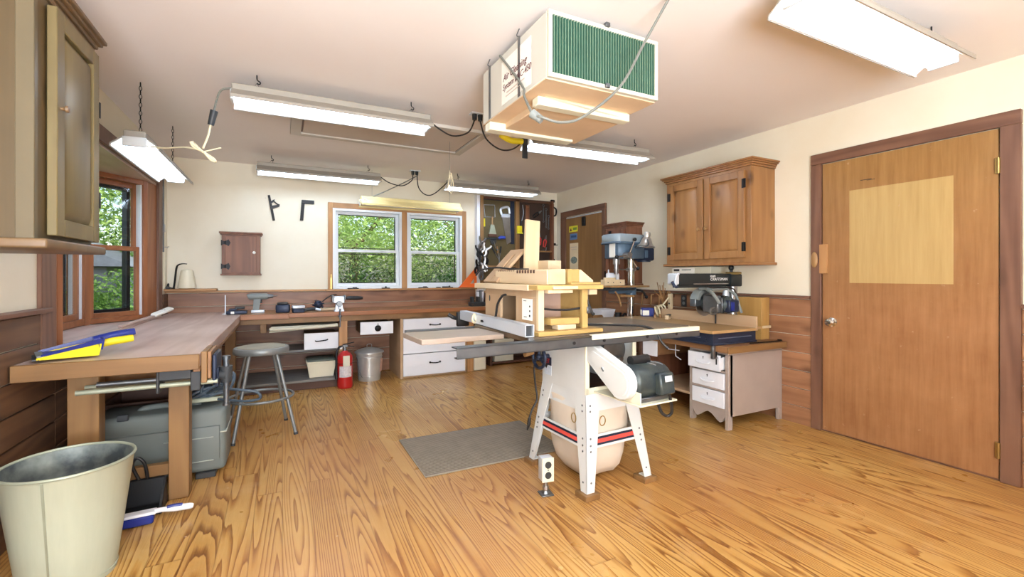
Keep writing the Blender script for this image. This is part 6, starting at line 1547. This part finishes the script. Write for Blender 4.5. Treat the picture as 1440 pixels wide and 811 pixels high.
MB().tube([(gx + .26, my - .09, .585), (gx + .275, my - .09, .53), (gx + .285, my - .085, .48), (gx + .27, my - .07, .46), (gx + .24, my - .06, .48), (gx + .22, my - .05, .535)], .008, 8, 5).put('motor_lead', M['cord_black'], mo)
# hand wheel
hw = MB().torus((-.02, .43, .69), .066, .010, (0, R(90), 0), 28, 8)
for k in range(3):
    a = R(90 + 120 * k); hw.cyl((-.02, .43, .69), (-.02, .43 + .066 * math.cos(a), .69 + .066 * math.sin(a)), .009, None, 8)
hw.cyl((-.035, .43, .69), (.05, .43, .69), .014, None, 12).sph((-.02, .43, .69), .02)
h = hw.put('hand_wheel', M['navy'], s)
MB().cyl((-.03, .48, .71), (-.09, .48, .71), .012, .022, 12).put('crank_knob', M['tool_wood'], h, 'wooden crank knob')
MB().prism([(.40 + .10 * math.cos(a), .70 + .10 * math.sin(a)) for a in [R(-60 + 15 * i) for i in range(9)]] + [(.40 + .075 * math.cos(a), .70 + .075 * math.sin(a)) for a in [R(60 - 15 * i) for i in range(9)]], .047, .052, 'yz').put('tilt_scale', M['black'], s)
bd = MB().bx(.047, .052, .40, .475, .635, .685, .001).put('name_plate', M['navy'], s, 'dark name plate with red letters')
text(bd, 'lettering', 'JET', (.0455, .437, .66), (R(90), 0, R(-90)), .036, M['red_grip'])
MB().bx(.049, .052, .40, .475, .575, .632, .001).put('spec_label', plain('pale_blue_label', (206, 216, 228), .5, 0, .1, 60), s)
MB().tube([(.0, .50, .66), (-.01, .50, .60), (.0, .50, .50), (.005, .49, .42), (-.03, .49, .36), (-.05, .49, .31)], .006, 8, 6).cyl((-.05, .49, .31), (-.055, .49, .27), .010, .012, 10).cyl((-.055, .49, .27), (-.06, .50, .235), .010, .004, 8).put('power_cord', M['cord_black'], s)

# ================================================================ router box standing on the saw
rb = root('router_box', 'plywood router table box standing on the table saw', 'router table', (1.19, 2.05, .873), R(3))
BH = .235
MB().bx(-.035, .39, -.055, .70, 0, .022, .003).put('base_board', M['yellow_ply'], rb)
cl = MB()
sd = MB().bx(0, .018, .02, .62, BH - .04, BH, .001).bx(0, .018, .02, .235, .022, BH - .04, .001).bx(0, .018, .42, .62, .022, BH - .04, .001)
sd.put('side_panel', M['ply'], rb, 'pale plywood side with a square opening')
MB().bx(-.002, .035, 0, .022, .022, BH, .002).put('corner_post', M['pale'], rb)
MB().bx(.30, .318, .0, .62, .022, BH, .002).bx(.285, .325, -.002, .02, .022, BH, .002).put('end_panel', M['yellow_ply'], rb)
MB().bx(.07, .30, .22, .236, .022, BH, .001).put('inner_panel', M['panel_pink'], rb, 'pinkish inner panel')
MB().bx(.018, .30, .605, .62, .022, BH, .002).put('back_panel', M['ply'], rb)
MB().bx(-.03, .41, -.035, .68, BH, BH + .026, .003).put('top_board', M['yellow_ply'], rb)
MB().bx(-.04, .0, .05, .70, BH - .004, BH + .027, .002).bx(.06, .22, -.05, -.034, BH + .004, BH + .02, .002).bx(.04, .20, -.03, .08, BH - .018, BH, .002).bx(.33, .385, -.01, .05, BH - .03, BH, .002).put('edge_board', M['pale_y'], rb)
lb = MB().bx(-.0015, 0, .06, .165, .07, .185, 0).put('paper_label', M['paper'], rb, 'white paper sheet')
MB().bx(-.0025, -.0015, .12, .15, .172, .175, 0).bx(-.0025, -.0015, .08, .09, .14, .15, 0).bx(-.0025, -.0015, .08, .09, .115, .125, 0).bx(-.0025, -.0015, .08, .092, .088, .1, 0).bx(-.0025, -.0015, .115, .145, .084, .088, 0).put('print', M['ink'], lb)
MB().sph((-.001, .56, .17), .016, (.15, .5, 1.2), 12).put('finger_slot', M['dark'], rb)
MB().tube([(.05, .12, .14), (.12, .10, .125), (.22, .06, .12), (.30, .03, .13)], .006, 8, 5).put('router_lead', M['cord_black'], rb)
MB().tube([(.325, .01, .20), (.33, 0, .15), (.35, -.01, .10), (.36, -.01, .10)], .009, 8, 5).put('switch_lead', M['cord_black'], rb)
MB().box((.33, .0, .12), (.03, .02, .04), .004).put('switch', M['dull_steel'], rb)
def rbp(x, y, z): return Matrix.Translation((1.19, 2.05, .873)) @ Matrix.Rotation(R(3), 4, 'Z') @ Vector((x, y, z))
a_ = rbp(.055, .15, .0225)
bt = root('blue_bottle', 'tall blue bottle standing inside the router box', 'bottle', a_, R(3))
MB().lathe([(0, 0), (.026, 0), (.028, .01), (.028, .13), (.02, .155), (.012, .165), (.012, .19), (0, .19)], (0, 0, 0), 20).put('body', M['drill_blue'], bt); MB().cyl((0, 0, .19), (0, 0, .2), .014, None, 12).put('cap', M['black'], bt)
def blk(name, label, cat, mat, x, y, z, dx, dy, dz, rz=3, grp=None):
    p = rbp(x, y, z)
    return solo(MB().box((p.x, p.y, p.z + dz / 2), (dx, dy, dz), .003, (0, 0, R(rz))), name, M[mat], label, cat, p, grp)
blk('wood_block', 'pale offcut lying on the base of the router box', 'block', 'pale_y', .17, .01, .0225, .12, .06, .026)
blk('wood_block', 'wider honey coloured block on top of the pale offcut in the router box', 'block', 'yellow_ply', .16, .02, .049, .19, .075, .035)
# box joint jig and scraps on top
TB = BH + .0265
M['block_end'] = plain('weathered_end_grain', (186, 178, 140), .6, 0, .1, 14)
j = root('joint_jig', 'long pale block with a row of notches on the router box', 'jig', rbp(.13, .31, TB), R(3))
MB().bx(-.065, .0, -.29, .30, 0, .08, .003).bx(0, .065, -.28, .29, 0, .085, .003).put('block', M['pale_y'], j)
for i in range(7): MB().bx(-.0675, -.05, -.17 + i * .030, -.155 + i * .030, .062, .0805, 0).put('notch', M['dark_wood'], j)
for i in range(9): MB().bx(-.067, -.055, .06 + i * .024, .064 + i * .024, .074, .0805, 0).put('kerf', M['dark_wood'], j)
MB().bx(-.055, .055, -.295, -.281, .002, .082, .002).put('end_face', M['block_end'], j)
v = root('upright_board', 'pale board standing on end behind the notched block', 'board', rbp(.265, .50, TB), None, None, None, (R(-3), R(4), R(5)))
MB().bx(-.055, .055, -.011, .011, .002, .41, .003).put('board', M['pale'], v)
p_ = rbp(.05, .64, TB)
sl = root('slotted_board', 'pale slotted board leaning against the upright board', 'board', p_, None, None, None, (0, R(-45), R(3)))
MB().bx(0, .30, -.09, -.035, 0, .018, .002).bx(0, .30, -.005, .09, 0, .018, .002).bx(0, .05, -.035, -.005, 0, .018, .002).bx(.25, .30, -.035, -.005, 0, .018, .002).put('board', M['ply_y'], sl)
MB().bx(.05, .25, -.034, -.006, .004, .010, .001).put('slot', M['lumber'], sl)
solo(MB().tube([rbp(-.02, .72, TB + .05), rbp(.0, .68, TB + .085), rbp(.07, .6, TB + .10), rbp(.14, .52, TB + .09), rbp(.2, .42, TB + .088)], .006, 8, 6), 'power_cord', M['cord_black'], 'black cord draped over the slotted board', 'cord', rbp(.0, .7, TB + .03))
solo(MB().tube([rbp(-.012, .33, .20), rbp(-.02, .36, .19), rbp(-.03, .40, .14), rbp(-.03, .43, .06), rbp(-.045, .49, .03), rbp(-.07, .54, .032)], .007, 8, 6), 'power_cord', M['cord_black'], 'black cord hanging down the side of the router box', 'cord', rbp(-.045, .5, 0.01))
solo(MB().torus(rbp(-.055, .66, .035), .026, .007, (R(90), 0, R(30)), 20, 8).torus(rbp(-.05, .67, .042), .023, .007, (R(70), 0, R(70)), 20, 8), 'cord_bundle', M['cord_white'], 'white cord coil lying by the fence end of the table saw', 'cord', rbp(-.055, .66, 0))
blk('wood_block', 'square pale block standing behind the end of the notched block', 'block', 'pale_y', .37, .44, TB, .10, .12, .145)
t_ = root('miter_sled', 'plywood miter sled with a slanted brace on the router box', 'sled', rbp(.285, .03, TB), R(3))
MB().bx(-.075, .135, -.03, .07, 0, .012, .002).put('base', M['yellow_ply'], t_)
MB().bx(-.075, -.045, .0, .06, .012, .085, .002).bx(-.04, .02, .02, .04, .012, .085, .002).put('upright', M['yellow_ply'], t_)
MB().prism([(.02, .012), (.12, .012), (.12, .022), (.03, .083), (.02, .083)], .02, .036, 'xz').put('brace', M['pale_y'], t_)
solo(MB().tube([(1.60, 2.30, .884), (1.70, 2.27, .884), (1.82, 2.15, .886), (1.905, 2.06, .884), (1.935, 1.985, .862), (1.955, 1.955, .80), (1.98, 1.93, .765)], [.007, .007, .007, .007, .007, .007, .009], 8, 6), 'power_cord', M['cord_black'], 'black cord lying across the table saw and over its edge', 'cord', (1.7, 2.27, .874))
solo(MB().box((1.75, 2.33, .8765), (.26, .05, .007), .001, (0, 0, R(-12))), 'wood_strip', M['pale_y'], 'thin pale strip lying on the table saw top', 'strip', (1.75, 2.33, .873))
